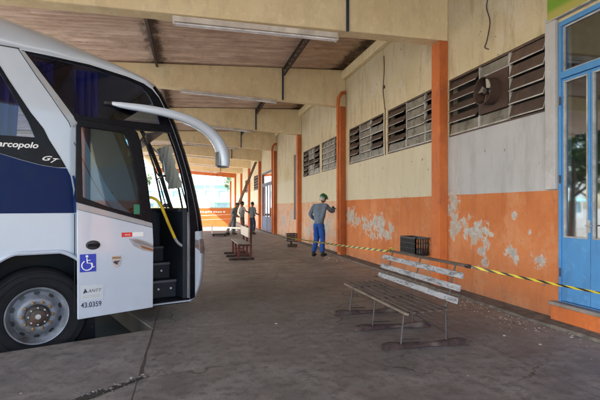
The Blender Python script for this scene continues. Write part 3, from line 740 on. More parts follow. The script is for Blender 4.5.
# wheel arch lip
am = arch(.0, .66)[1:-1]; pts = [bp(a, .012, b) for a, b in am]
m = MB().tube(pts, .022, 8); m.build('arch_lip', M['coach_white'], bus, smooth=True)
m = MB(); al = [(a, b) for a, b in am]
vs = []
for a, b in al: vs += [bp(a, 0, b), bp(a, -.75, b)]
m.add(vs, [(2 * i, 2 * i + 1, 2 * i + 3, 2 * i + 2) for i in range(len(al) - 1)]); m.box(-.7, .7, .74, .76, .0, 1.2); m.build('wheel_housing', M['interior'], bus)
# panes
def pane(poly, mat, name='window_pane', d=-.004): return MB().plate(poly, [], sidef, d, d + .003).build(name, mat, bus)
for wv in wins: pane(wv, M['coach_glass'])
pane(q_hole, M['coach_glass'], 'quarter_window')
m = MB(); dc = (sum(p_[0] for p_ in door_hole) / len(door_hole), sum(p_[1] for p_ in door_hole) / len(door_hole)); vs = []
for a_, b_ in door_hole:
    a_ = dc[0] + (a_ - dc[0]) * .994; b_ = dc[1] + (b_ - dc[1]) * .997; vs += [bp(a_, .0035, b_), bp(a_, -.06, b_)]
nd = len(door_hole); m.add(vs, [(2 * i, 2 * i + 1, (2 * i + 3) % (2 * nd), (2 * i + 2) % (2 * nd)) for i in range(nd)]); m.build('door_jamb', M['gloss_black'], bus)
# curtains: pleated sheets just inside
def curtain(x0, x1, z0, z1, w0=-.10, n=40, amp=.03, lean=0.0, waist=0):
    m = MB(); vs = []; nz = 8
    rn = random.Random(int(x0 * 100)); ph = [rn.uniform(-.4, .4) for _ in range(n + 1)]
    for k in range(nz + 1):
        f_ = k / nz; z = z1 + (z0 - z1) * f_
        for i in range(n + 1):
            u = i / n; xx = x0 + (x1 - x0) * (u * (1 - waist * f_)) + lean * f_
            vs.append(bp(xx, w0 + amp * math.sin(u * n * 1.15 + ph[i]) * (.5 + .6 * f_), z))
    m.add(vs, [(k * (n + 1) + i, k * (n + 1) + i + 1, (k + 1) * (n + 1) + i + 1, (k + 1) * (n + 1) + i) for k in range(nz) for i in range(n)])
    return m.build('curtain', M['curtain'], bus, smooth=True, angle=80)
curtain(-.85, -.14, 2.0, 2.98, waist=.08, n=46); curtain(-1.6, -1.1, 2.0, 2.98)
curtain(-.02, .16, 2.38, 2.97, n=14); curtain(.36, .60, 2.38, 2.95, n=18)
for k in range(5): curtain(-1.65 - 1.55 * k - 1.5, -1.65 - 1.55 * k - .9, 2.0, 2.98); curtain(-1.65 - 1.55 * k - .35, -1.65 - 1.55 * k, 2.0, 2.98, n=24)
for k in range(6):
    m_ = MB(); n_=60; vs=[]
    for q in range(n_+1):
        x_ = -1.65-1.55*k+1.5-1.5*q/n_; y_ = -(WID-.1+.02*math.sin(q*1.1))
        vs += [bp(x_, y_, 2.0), bp(x_, y_, 2.98)]
    m_.add(vs,[(2*q,2*q+1,2*q+3,2*q+2) for q in range(n_)]); m_.build('curtain', M['curtain'], bus, smooth=True, angle=80)
# interior: floors, ceiling, bulkheads, steps
m = MB()
m.box(-9.5, .2, .05, WID - .05, 1.28 + BZ, 1.34 + BZ); m.box(-9.5, .35, .05, WID - .05, 2.98 + BZ, 3.0 + BZ)
m.box(.72, .75, .05, .95, .25 + BZ, 1.25 + BZ); m.box(-.06, -.02, 1.2, WID - .05, 1.3 + BZ, 2.3 + BZ)
m.box(.2, 1.72, .95, WID - .05, .68 + BZ, .74 + BZ)
m.box(.70, 1.7, .06, WID - .06, .21 + BZ, .22 + BZ); m.box(-9.5, 1.7, .8, WID - .8, .35 + BZ, .37 + BZ)
m.build('cabin', M['interior'], bus)
m = MB()
for k, (z, y0) in enumerate(((.235, 0.0), (.46, .30), (.66, .55), (.86, .80))):
    m.box(.76, 1.66 if k == 0 else 1.60, y0 + .005, 1.15, z + BZ - .22 if k else z + BZ - .03, z + BZ)
st_ = m.build('steps', M['interior'], bus, bevel=.006)
m = MB()
for k, (z, y0) in enumerate(((.237, 0.012), (.462, .30), (.662, .55), (.862, .80))):
    m.box(.77, 1.66 if k == 0 else 1.60, y0 - .006, y0 + .02, z + BZ - .025, z + BZ + .003)
m.build('step_edge', simple('dull_step_edge', (.10, .11, .13), .5), bus)
for (a, z, w_) in ((1.36, .36, -.29), (1.52, .36, -.29), (1.30, .56, -.54), (1.22, .78, -.79), (1.48, .56, -.54)):
    MB().lathe([(0, .0), (.012, 0), (.014, -.008)], bp(a, w_ + .006, z), (0, 1, 0), 10).build('step_light', M['white_st'], bus)
# front bulkhead beside the steps and dashboard
m = MB(); m.plate([(1.60, .24), (1.76, .24), (1.78, 1.0), (1.76, 1.40), (1.60, 1.40)], [], lambda a, b, d: bp(a, d, b), -.06, -.95); m.build('front_bulkhead', M['interior'], bus, bevel=.02)
m = MB(); m.box(1.2, 1.8, 1.0, WID - .12, .74 + BZ, 1.38 + BZ); m.box(1.55, 1.84, .10, WID - .12, 1.34 + BZ, 1.40 + BZ); m.build('dashboard', M['interior'], bus, bevel=.04)
# steering wheel & driver seat
m = MB(); c = Vector(bp(1.05, -1.95, 1.45)); ring = []
for k in range(25):
    a = 2 * math.pi * k / 24; ring.append(c + Vector((.12 * math.sin(a), .23 * math.cos(a), .19 * math.sin(a))))
m.tube(ring, .014, 8); m.bar(c, c + Vector((.25, 0, -.22)), .06, .06); m.bar(c + Vector((0, -.22, 0)), c + Vector((0, .22, 0)), .03, .02)
m.build('steering_wheel', M['black'], bus, smooth=True)
m = MB(); m.box(.35, .9, 1.65, 2.2, .95 + BZ, 1.1 + BZ); m.box(.3, .44, 1.65, 2.2, 1.1 + BZ, 1.85 + BZ); m.box(.45, .8, 1.8, 2.05, .74 + BZ, .95 + BZ); m.build('driver_seat', M['curtain'], bus, bevel=.04)
for k in range(7):
    for yy in (.12, 1.45):
        m = MB(); x = -.9 - 1.0 * k
        m.box(x - .45, x, yy, yy + .95, 1.5 + BZ, 1.72 + BZ); m.box(x - .58, x - .44, yy, yy + .95, 1.6 + BZ, 2.35 + BZ); m.build('seat', M['curtain'], bus, bevel=.04)
# sunshade hanging in the windscreen, folded reflective shade
m = MB(); m.add([bp(1.16, -.12, 2.30), bp(1.37, -.12, 2.335), bp(1.45, -1.1, 2.30), bp(1.2, -1.1, 2.12)], [(0, 1, 2, 3)])
o = m.build('sun_visor', simple('visor_grey', (.10, .10, .11), .4), bus); s_ = o.modifiers.new('t', 'SOLIDIFY'); s_.thickness = .02
m = MB(); vs = []
rn = random.Random(4)
for i in range(7):
    for k in range(9):
        z = 2.20 - k * .068; tt = 1.46 + (2.20 - z) * .30
        vs.append(bp(tt + .02 * ((i + k) % 2) + rn.uniform(-.006, .006), -.16 - i * .085, z + .012 * ((i * 3 + k) % 2)))
m.add(vs, [(i * 9 + k, i * 9 + k + 1, (i + 1) * 9 + k + 1, (i + 1) * 9 + k) for i in range(6) for k in range(8)])
o = m.build('folding_sunshade', simple('pale_foil', (.62, .60, .54), .45, var=.15, scale=3), bus)
s_ = o.modifiers.new('t', 'SOLIDIFY'); s_.thickness = .004
# windscreen centre bar, wipers, bracket
m = MB(); m.tube([bp(1.40, -1.27, 2.6), bp(1.56, -1.27, 2.3), bp(1.70, -1.27, 1.95), bp(1.84, -1.27, 1.5), bp(1.9, -1.27, 1.34)], .03, 8); m.build('windscreen_bar', M['black'], bus, smooth=True)
for y in (.85, 1.75):
    m = MB(); m.bar(bp(1.98, -y, 1.36), bp(1.86, -y - .05, 1.85), .02, .02); m.bar(bp(1.99, -y - .25, 1.4), bp(1.80, -y - .1, 2.05), .015, .03); m.build('wiper', M['black'], bus)
m = MB(); m.tube([bp(1.10, -.06, 2.30), bp(1.18, -.10, 2.1), bp(1.27, -.12, 1.86), bp(1.31, -.12, 1.80), bp(1.40, -.12, 1.80)], .011, 8); m.build('door_arm', M['black'], bus, smooth=True)
m = MB(); m.tube([bp(1.35, -.5, 2.2), bp(1.5, -.5, 2.05), bp(1.52, -.5, 1.85), bp(1.42, -.5, 1.78)], .009, 8); m.build('mirror_bracket', M['silver'], bus, smooth=True)
# yellow grab rail
m = MB(); m.tube(smoothpath([bp(1.10, -.14, 1.46), bp(1.15, -.13, 1.515), bp(1.23, -.11, 1.525), bp(1.32, -.10, 1.45), bp(1.42, -.10, 1.22), bp(1.51, -.10, 1.02)]), .019, 10); m.build('grab_rail', M['yellow'], bus, smooth=True)
m = MB(); m.tube(smoothpath([bp(1.51, -.10, 1.02), bp(1.545, -.10, .965), bp(1.60, -.10, .92), bp(1.65, -.09, .905)]), .0195, 10); m.build('rail_end', M['silver'], bus, smooth=True)
m = MB(); m.bar(bp(1.655, -.03, .26), bp(1.655, -.03, 1.35), .03, .014); m.build('door_seal', M['silver'], bus)
# headlamp wrapping round the front corner
hl = shell(18, 19, 0, 8, .004)
hm = MB(); vs = []; js = list(range(0, 8))
def skin_pt(z, y, off):
    for i in range(NE - 1):
        if E[i][1] >= z >= E[i + 1][1] and i > 8:
            f_ = (E[i][1] - z) / (E[i][1] - E[i + 1][1]); break
    n_ = nrm(i).lerp(nrm(i + 1), f_); G_ = Gs[i] * (1 - f_) + Gs[i + 1] * f_; q = min(y / .42, 1)
    g_ = G_ * math.sqrt(max(0, 1 - (1 - q) ** 2)) + .10 * (1 - (1 - y / (WID / 2)) ** 2)
    p = Vector(E[i]).lerp(Vector(E[i + 1]), f_) + n_ * (g_ + off); return bp(p.x, -y, p.y)
def headlamp(mir):
    def Y(p): return (p[0], WID - p[1], p[2]) if mir else p
    for nm, mt, za, zb_, off, ys_ in (('headlamp', M['chrome'], 1.0, .82, .004, (.0, .01, .03, .06, .1, .16, .24, .34, .46)), ('indicator', M['amber'], .90, .87, .010, (.03, .06, .1, .16))):
        m = MB(); vs = []
        for k, y in enumerate(ys_):
            dz = -.10 * min(y / .4, 1)
            for z in (za + dz * .6, (za + zb_) / 2 + dz * .8, zb_ + dz): vs.append(Y(skin_pt(z, y, off)))
        n_ = len(ys_)
        m.add(vs, [(a * 3 + b, a * 3 + b + 1, a * 3 + b + 4, a * 3 + b + 3) for a in range(n_ - 1) for b in range(2)])
        if nm == 'headlamp':
            H = m.build(nm, mt, bus, smooth=True)
        else: m.build(nm, mt, H, smooth=True)
headlamp(False); headlamp(True)
# side-facing end of the lamp
MB().plate([(1.738, 1.0), (1.787, .985), (1.797, .85), (1.738, .90)], [], sidef, .006, .0).build('side_marker', M['chrome'], bus)
MB().plate([(1.745, .935), (1.79, .915), (1.793, .895), (1.745, .915)], [], sidef, .009, .007).build('side_marker', M['amber'], bus)
# ---- open door leaf, standing off the flank
dl = empty('door', bp(0, .2, -BZ)); dl.parent = bus; dl.location = (0, -.2, 0)
df = lambda a, b, d: (a, -d, b + BZ)
outer = [(.345, .215), (1.14, .245), (1.145, 1.0), (1.125, 1.30), (1.09, 1.62), (1.045, 1.92), (1.0, 2.16), (.965, 2.26), (.91, 2.31), (.41, 2.345), (.355, 2.33), (.33, 2.27), (.325, 1.5)]
lowp = [(.345, .215), (1.14, .245), (1.145, 1.0), (1.138, 1.17), (.34, 1.385)]
MB().plate(lowp, [], df, 0, -.035).build('door_panel', M['coach_white'], dl, bevel=.006)
MB().plate([(.34, 1.39), (1.138, 1.174), (1.13, 1.225), (.338, 1.455)], [], df, -.002, -.033).build('grey_strip', M['grey_band'], dl)
gl = [(.378, 2.265), (.81, 2.24), (.855, 2.17), (.90, 1.98), (.965, 1.64), (1.005, 1.305), (.67, 1.405), (.395, 1.515)]
frm = [(.338, 1.46), (1.13, 1.23)] + outer[3:]
MB().plate(frm, [gl], df, .004, -.035).build('door_frame', M['gloss_black'], dl, bevel=.006)
MB().plate(gl, [], df, -.010, -.015).build('door_glass', M['door_tint'], dl)
MB().plate(rect(.925, .99, 1.33, 1.44), [], df, -.008, -.0095).build('sticker', M['green_st'], dl)
# handle
m = MB(); m.lathe([(0, .008), (.05, .008), (.062, .004), (.064, 0)], (0, 0, 0), (0, -1, 0), 24); 
hv = MB(); hv.add([( .495 + v[0] * 1.15, -.002 + v[1], 1.0 + BZ + v[2] * .78) for v in m.v], m.f); H = hv.build('handle', M['black'], dl, smooth=True)
MB().box(.44, .55, -.022, -.012, .985 + BZ, 1.015 + BZ).build('grip', M['gloss_black'], dl, bevel=.004)
# stickers
def stick(a0, a1, b0, b1, mat, d=.003, name='sticker', skew=0): return MB().plate([(a0, b0), (a1, b0 + skew), (a1, b1 + skew), (a0, b1)], [], df, d, .0008).build(name, mat, dl)
stick(.79, .905, 1.075, 1.125, M['red'], skew=-.0); stick(.907, 1.03, 1.075, 1.125, M['white_st'])
text('BRASIL', .02, M['white_st'], dl, lambda x, y, z: (.825 + x, -.0035 - z, 1.092 + y + BZ), .0003)
stick(.365, .525, .715, .905, M['sticker_blue'])
# wheelchair symbol
m = MB(); cx, cz = .437, .785
def dpnt(x, z): return (x, -.0042, z + BZ)
m.tube([dpnt(cx + .052 * math.cos(a), cz + .052 * math.sin(a)) for a in [R(120 + 270 * k / 20) for k in range(21)]], .006, 6)
m.tube([dpnt(.435, .862), dpnt(.438, .81), dpnt(.475, .806), dpnt(.490, .762), dpnt(.508, .768)], .0065, 6); m.tube([dpnt(.437, .838), dpnt(.47, .838)], .005, 6)
m.lathe([(0, .004), (.014, .004), (.014, 0)], (.434, -.003, .882 + BZ), (0, -1, 0), 14)
m.build('wheelchair_symbol', M['white_st'], dl)
# shield emblem
m = MB().plate([(.685, .86), (.70, .872), (.735, .866), (.77, .872), (.785, .86), (.78, .79), (.762, .755), (.735, .735), (.708, .755), (.69, .79)], [], df, .004, .0008); m.build('emblem', M['silver'], dl)
m = MB().plate([(.69, .858), (.78, .858), (.779, .838), (.691, .838)], [], df, .005, .0042); m.build('emblem_band', M['brass'], dl)
m = MB().plate([(.698, .80), (.72, .815), (.75, .812), (.772, .82), (.76, .80), (.745, .788), (.758, .775), (.735, .772), (.715, .785)], [], df, .005, .0042); m.build('emblem_figure', M['ink'], dl)
stick(.375, .60, .415, .57, M['sticker_grey'], .002)
text('ANTT', .048, M['ink'], dl, lambda x, y, z: (.445 + x, -.0025 - z, .492 + y + BZ), .0003, .25)
m = MB().plate([(.395, .487), (.415, .487), (.42, .495), (.412, .505), (.435, .487), (.437, .50), (.417, .54)], [], df, .0035, .0022); m.build('triangle_mark', M['ink'], dl)
for k in range(2): stick(.392, .565, .455 - k * .018, .461 - k * .018, M['silver'], .0028, 'small_print')
text('43.0359', .078, M['ink'], dl, lambda x, y, z: (.375 + x, -.0025 - z, .335 + y + BZ), .0003, bold=.001, sx=.82)
# chevron lamp
MB().plate([(.865, 1.055), (.955, 1.052), (1.05, 1.02), (1.142, .975), (1.142, .885), (1.02, .915), (.92, .97)], [], df, .004, .0008).build('chevron_trim', M['grey_band'], dl, bevel=.001)
MB().plate([(.90, 1.04), (.96, 1.038), (1.05, 1.002), (1.141, .957), (1.141, .938), (1.04, .975), (.94, 1.005)], [], df, .007, .0045).build('chevron_lens', M['chrome'], dl)
MB().plate([(.99, .975), (1.141, .92), (1.141, .900), (1.02, .938)], [], df, .008, .0045).build('chevron_lens', M['amber'], dl)
# side lettering
text('marcopolo', .098, M['white_st'], bus, lambda x, y, z: bp(-.435 + x, .0045 + z, 2.020 + y * .86 + .02 * (x)), .0006, .25, bold=.0022, sx=1.0)
text('G', .085, M['white_st'], bus, lambda x, y, z: bp(.02 + x, .0045 + z, 1.905 + y * .8), .0006, .5, bold=.002, sx=1.3)
text('7', .085, M['white_st'], bus, lambda x, y, z: bp(.105 + x, .0045 + z, 1.885 + y * .8), .0006, .5, bold=.002, sx=1.1)
MB().plate([(.155, 1.93), (.21, 1.925), (.155, 1.922)], [], sidef, .0048, .0035).build('lettering', M['white_st'], bus)
# mirror arm
path = [bp(.66, .03, 2.60), bp(.80, .09, 2.575), bp(1.05, .17, 2.55), bp(1.32, .23, 2.515), bp(1.56, .25, 2.46), bp(1.76, .25, 2.38), bp(1.90, .25, 2.27), bp(1.98, .25, 2.14), bp(2.01, .25, 2.0), bp(2.0, .25, 1.92)]
hts = [.006, .032, .044, .05, .054, .060, .066, .068, .066, .056]
sp_ = smoothpath(path, 5); m = MB(); vs = []; N_ = len(sp_); K = 12
for i, p in enumerate(sp_):
    d = (sp_[min(i + 1, N_ - 1)] - sp_[max(i - 1, 0)]).normalized(); side = Vector((0, 1, 0)); nn = side.cross(d).normalized()
    f_ = i / (N_ - 1) * (len(hts) - 1); a = int(min(f_, len(hts) - 2)); hh = hts[a] + (hts[a + 1] - hts[a]) * (f_ - a); ww = hh * (1.0 if f_ < 6 else 1.0 + .35 * (f_ - 6))
    for k in range(K):
        t_ = 2 * math.pi * k / K; cc, s2 = math.cos(t_), math.sin(t_)
        cc = math.copysign(abs(cc) ** .7, cc); s2 = math.copysign(abs(s2) ** .7, s2)
        vs.append(p + side * ww * cc + nn * hh * s2)
m.add(vs, [(i * K + k, i * K + (k + 1) % K, (i + 1) * K + (k + 1) % K, (i + 1) * K + k) for i in range(N_ - 1) for k in range(K)] + [tuple(range(K))[::-1], tuple((N_ - 1) * K + k for k in range(K))])
ma_ = m.build('mirror_arm', M['coach_white'], bus, smooth=True, angle=50)
MB().box(.64, .80, -.075, -.004, 2.565 + BZ, 2.605 + BZ).build('mirror_mount', M['black'], ma_, bevel=.01)
m = MB(); m.box(1.925, 1.95, -.31, -.19, 1.93 + BZ, 2.2 + BZ); m.build('mirror_glass', M['chrome'], ma_, bevel=.01)
m = MB(); m.add([v for v in MB().tube([bp(1.88, .25, 2.31), bp(1.935, .25, 2.18), bp(1.945, .25, 2.0), bp(1.95, .25, 1.91)], .02, 8).v], MB().tube([(0, 0, 0), (0, 0, 1), (0, 0, 2), (0, 0, 3)], .02, 8).f); m.build('mirror_rim', M['black'], ma_, smooth=True)
# ---- wheels
def wheel(t, inner=False):
    Wl = empty('wheel', bp(t, -.055 if not inner else -WID + .3, .255)); Wl.parent = bus; Wl.location = bp(t, -.055 if not inner else -WID + .055, .255)
    s = 1 if not inner else -1
    ax = (0, s, 0)
    prof = [(.285, .02), (.30, -.004), (.36, -.018), (.43, -.022), (.475, -.008), (.495, .02), (.507, .05), (.51, .14), (.507, .24), (.49, .28), (.30, .29)]
    MB().lathe(prof, (0, 0, 0), ax, 64).build('tyre', M['rubber'], Wl, smooth=True)
    m = MB()
    for r_ in (.315, .40, .455): m.lathe([(r_, -.0245 if r_ != .455 else -.018), (r_ + .004, -.028 if r_ != .455 else -.021), (r_ + .008, -.0235 if r_ != .455 else -.015)], (0, 0, 0), ax, 64)
    m.build('tyre_ridge', M['rubber'], Wl, smooth=True)
    rim = MB().lathe([(.29, .01), (.298, -.008), (.303, -.010), (.300, -.014), (.288, -.010), (.278, .03), (.262, .045), (.245, .085), (.215, .075), (.19, .035), (.165, .022), (.12, .024), (.115, .03)], (0, 0, 0), ax, 64).build('rim', M['rimpaint'], Wl, smooth=True, angle=50)
    m = MB()
    for k in range(10):
        a = 2 * math.pi * (k + .5) / 10; c_ = Vector((.243 * math.cos(a), 0, .243 * math.sin(a)))
        # dark slot hole, oval
        n_ = 12; rad = Vector((math.cos(a), 0, math.sin(a))); tan = Vector((-math.sin(a), 0, math.cos(a)))
        c_ = rad * .232
        vs = [c_ + rad * .018 * math.cos(6.283 * q / n_) + tan * .03 * math.sin(6.283 * q / n_) + Vector((0, s * (.076 + .006 * math.cos(6.283 * q / n_)), 0)) for q in range(n_)]
        MB().add(vs, [tuple(range(n_))]).build('slot', M['black'], Wl)
    for k in range(10):
        a = 2 * math.pi * k / 10
        MB().lathe([(.017, .022), (.017, .004), (.013, .002), (.010, -.006), (0, -.008)], (.143 * math.cos(a), 0, .143 * math.sin(a)), ax, 6).build('wheel_nut', M['brass'], Wl)
    MB().lathe([(.115, .03), (.112, -.015), (.10, -.028), (.075, -.032), (.072, -.05), (.06, -.055), (0, -.056)], (0, 0, 0), ax, 32).build('hub', M['iron'], Wl, smooth=True)
    m = MB()
    for k in range(8):
        a = 2 * math.pi * k / 8; MB().lathe([(.010, -.03), (.010, -.043), (0, -.044)], (.088 * math.cos(a), 0, .088 * math.sin(a)), ax, 6).build('hub_bolt', M['silver'], Wl)
    m = MB(); m.lathe([(.03, -.054), (.026, -.066), (0, -.067)], (0, 0, 0), ax, 16)
    m.build('hub_cap', M['silver'], Wl)
wheel(0); wheel(0, True); wheel(-6.1); wheel(-6.1, True)

# ------------------------------------------------------------ benches
M['slat_wood'] = simple('bare_bench_wood', (.085, .064, .056), .75, var=.4, scale=7, bump=.3)
M['skid'] = simple('reddish_skid_wood', (.036, .021, .022), .85, var=.6, scale=14, bump=.9, dirt=(.12, .10, .09))
def slatpaint():
    t = NT('worn_white_slat_paint'); p = t.obj()
    f = t.noise(t.map(p, (6, .5, 3)), 9, 9, .78)
    c = t.mix(t.ramp(t.noise(p, 6, 5), .3, .7), (.27, .295, .335), (.37, .395, .44))
    c = t.mix(t.ma('MULTIPLY', t.ramp(f, .49, .57), .8), c, (.06, .055, .058))
    return t.fin(c, .6)
M['slat_paint'] = slatpaint()
M['bench_iron'] = simple('bench_iron', (.065, .06, .062), .5, .4, .3, 15, dirt=(.12, .06, .04))
bn = empty('slatted_bench', (2.3, 4.85, 0)); tag(bn, 'near slatted bench with three white painted back slats on wooden skids', 'bench', 'benches on the platform')
ox, oy = 2.3, 4.85
def bl(x, y, z): return (x - ox, y - oy, z)
ya, yb_ = 3.93, 5.80
for i, (x, z) in enumerate(((2.035, .372), (2.115, .378), (2.205, .383), (2.295, .386), (2.385, .388), (2.47, .392))):
    m = MB(); m.bar(bl(x, ya + .04 + .01 * (i % 2), z), bl(x, yb_ - .02, z + .002), .036 if i else .034, .02, (0, 0, 1)); m.build('seat_slat', M['slat_wood'] if i else simple('worn_front_slat', (.19, .155, .13), .6, var=.4, scale=8), bn, bevel=.004)
for i, (x, z) in enumerate(((2.545, .487), (2.575, .608), (2.605, .730))):
    m = MB(); m.bar(bl(x, ya, z), bl(x + .004, yb_, z - .004), .058, .026, (-.97, 0, .24)); 
    m = MB(); n_ = Vector((-.97, 0, .24)).normalized(); u_ = Vector((.24, 0, .97)).normalized(); c0 = Vector(bl(x, ya, z)); c1 = Vector(bl(x, yb_, z - .004)); vs = []
    for c in (c0, c1):
        for s1, s2 in ((-1, -1), (1, -1), (1, 1), (-1, 1)): vs.append(c + n_ * .014 * s1 + u_ * .031 * s2)
    m.add(vs, [(0, 3, 2, 1), (4, 5, 6, 7), (0, 1, 5, 4), (1, 2, 6, 5), (2, 3, 7, 6), (3, 0, 4, 7)])
    m.build('back_slat', M['slat_paint'], bn, bevel=.004)
    for yy in (4.12, 4.83, 5.58, 4.45, 5.2):
        q = MB().lathe([(0, .018), (.007, .017), (.008, .013)], c0 + Vector((0, yy - ya, 0)), -n_ * -1, 8)
        q.build('bolt', M['bench_iron'], bn)
m = MB(); m.bar(bl(2.645, 3.87, .83), bl(2.645, 5.66, .815), .035, .028); m.build('top_rail', M['slat_wood'], bn, bevel=.004)
for yy in (4.11, 4.83, 5.58):
    m = MB()
    m.tube([bl(2.54, yy, .03), bl(2.53, yy, .39)], .013, 8)
    m.build('leg', M['bench_iron'], bn, smooth=True)
    m = MB(); m.tube([bl(2.03, yy - .01, .05), bl(2.07, yy, .36)], .012, 8); m.build('leg', M['bench_iron'], bn, smooth=True)
    m = MB(); m.tube(smoothpath([bl(2.53, yy, .38), bl(2.556, yy, .45), bl(2.585, yy, .56), bl(2.60, yy, .64), bl(2.645, yy, .82)], 4), .009, 8); m.build('upright', M['bench_iron'], bn, smooth=True)
    m = MB(); m.bar(bl(2.05, yy, .352), bl(2.53, yy, .372), .025, .012); m.build('seat_support', M['bench_iron'], bn)
    m = MB(); m.tube([bl(2.04, yy, .09), bl(2.26, yy + .04, .075)], .007, 6); m.tube([bl(2.16, yy, .35), bl(2.53, yy, .13)], .008, 6); m.build('brace', M['bench_iron'], bn)
    # worn wooden skid
    m = MB(); vs = []; n_ = 12; rn = random.Random(int(yy * 10))
    for i in range(n_ + 1):
        f_ = i / n_; x = 1.83 + .92 * f_; hw = .036 + .007 * math.sin(f_ * 9) + rn.uniform(-.006, .006); hz = .056 + .012 * math.cos(f_ * 6.28) + rn.uniform(-.004, .004)
        if i in (0, n_): hw *= .85; hz *= .85
        yc = yy + .012 * math.sin(f_ * 5); lift = .006 * (1 - math.cos(f_ * 6.28))
        for a, b in ((-1, .0), (-1, .75), (-.55, 1), (.55, 1), (1, .75), (1, .0)): vs.append(bl(x, yc + a * hw, lift * (b == 0) + b * hz))
    m.add(vs, [(i * 6 + k, i * 6 + (k + 1) % 6, (i + 1) * 6 + (k + 1) % 6, (i + 1) * 6 + k) for i in range(n_) for k in range(6)] + [(5, 4, 3, 2, 1, 0), tuple(n_ * 6 + k for k in range(6))])
    m.build('skid', M['skid'], bn, smooth=True, angle=50)
# second bench farther off
b2 = empty('wooden_bench', (1.42, 13.0, 0)); tag(b2, 'farther dark red wooden bench with a pale back board, seen end-on', 'bench', 'benches on the platform')
M['redwood'] = simple('dark_red_wood', (.12, .035, .03), .7, var=.35, scale=6)
M['paleboard'] = simple('pale_board', (.62, .57, .50), .7, var=.1, scale=4, dirt=(.4, .34, .28))
for i, x in enumerate((-.16, -.07, .02, .11)):
    MB().box(x - .038, x + .038, -.97, .99, .425, .45).build('seat_slat', simple('greyed_wood', (.30, .28, .26), .7), b2, bevel=.004)
for yy in (-.85, 0, .85):
    for x in (-.15, .17):
        m = MB(); m.bar((x, yy, .03), (x, yy, .42 if x < 0 else .88), .06, .06, (0, 1, 0)); m.build('leg', M['redwood'], b2, bevel=.004)
    MB().box(-.18, .2, yy - .025, yy + .025, .37, .423).build('seat_support', M['redwood'], b2)
    MB().box(-.11, .13, yy - .02, yy + .02, .13, .18).build('stretcher', M['redwood'], b2)
    MB().box(-.42, .26, yy - .04, yy + .04, 0, .055).build('skid', M['skid'], b2, bevel=.01)
MB().box(.09, .135, -.93, .95, .60, .86).build('back_board', M['paleboard'], b2, bevel=.005)

# ------------------------------------------------------------ barrier tape
def tape_mat(w=.09):
    t = NT('yellow_black_tape'); uv = t.n('ShaderNodeUVMap'); uv.uv_map = 'UVMap'; u, v, _ = t.sep(uv.outputs[0])
    a = t.ma('FRACT', t.ma('ADD', t.ma('MULTIPLY', u, 6.5), t.ma('MULTIPLY', v, .5)))
    k = t.ramp(t.ma('ABSOLUTE', t.ma('SUBTRACT', a, .5)), .235, .245)
    c = t.mix(k, (.025, .025, .025), (.50, .42, .04))
    return t.fin(c, .4)
def strip(pts, w, name, mat, twist=0):
    me = bpy.data.meshes.new(name); vs = []; fs = []; us = []; L = 0; n_ = len(pts)
    for i, p in enumerate(pts):
        p = Vector(p)
        if i: L += (p - Vector(pts[i - 1])).length
        a = twist * L; d = (Vector(pts[min(i + 1, n_ - 1)]) - Vector(pts[max(i - 1, 0)])).normalized()
        s = d.cross(Vector((0, 0, 1))).normalized(); up = Vector((0, 0, math.cos(a))) + s * math.sin(a)
        vs += [p - up * w / 2, p + up * w / 2]; us.append(L)
    for i in range(n_ - 1): fs.append((2 * i, 2 * i + 2, 2 * i + 3, 2 * i + 1))
    me.from_pydata([tuple(v) for v in vs], [], fs); uvl = me.uv_layers.new(name='UVMap')
    for pl in me.polygons:
        for li in pl.loop_indices:
            vi = me.loops[li].vertex_index; uvl.data[li].uv = (us[vi // 2], vi % 2)
    me.materials.append(mat); o = bpy.data.objects.new(name, me); COL.objects.link(o)
    s_ = o.modifiers.new('t', 'SOLIDIFY'); s_.thickness = .0015
    return o
TM = tape_mat()
def line(a, b, n, sag):
    a = Vector(a); b = Vector(b); return [tuple(a.lerp(b, i / n) - Vector((0, 0, sag * 4 * (i / n) * (1 - i / n)))) for i in range(n + 1)]
tag(strip(line((2.645, 3.88, .83), (4.30, 2.18, .53), 40, .02), .024, 'barrier_tape', TM, .5), 'yellow and black barrier tape from the near bench to the blue door', 'tape', 'barrier tapes')
tag(strip(line((2.63, 5.66, .81), (1.64, 12.05, .78), 60, .03), .030, 'barrier_tape', TM, .35), 'yellow and black barrier tape running between the two benches', 'tape', 'barrier tapes')
TM2 = simple('pale_tape', (.75, .72, .6), .4)  # one plain pale colour instead of the yellow and black stripes
tag(strip(line((1.5, 13.9, .78), (-3.0, 33.3, 1.15), 60, .25), .05, 'barrier_tape', TM2, .3), 'pale barrier tape running away from the farther bench to the orange screen', 'tape', 'barrier tapes')
m = MB(); m.tube([(2.645, 3.865, .83), (2.645, 3.93, .828)], .021, 8); kn = m.build('tape_knot', M['black']); tag(kn, 'dark tape wound round the end of the near bench rail', 'tape')
m = MB()
for k in range(5):
    a = k * 1.3; m.bar((2.645, 5.60 + k * .015, .835), (2.645 + .04 * math.cos(a), 5.60 + .05 * math.sin(a), .86), .03, .003)
o = m.build('tape_knot', simple('yellow_tape', (.6, .55, .08), .4)); tag(o, 'yellow knot of tape on the far end of the near bench rail', 'tape')

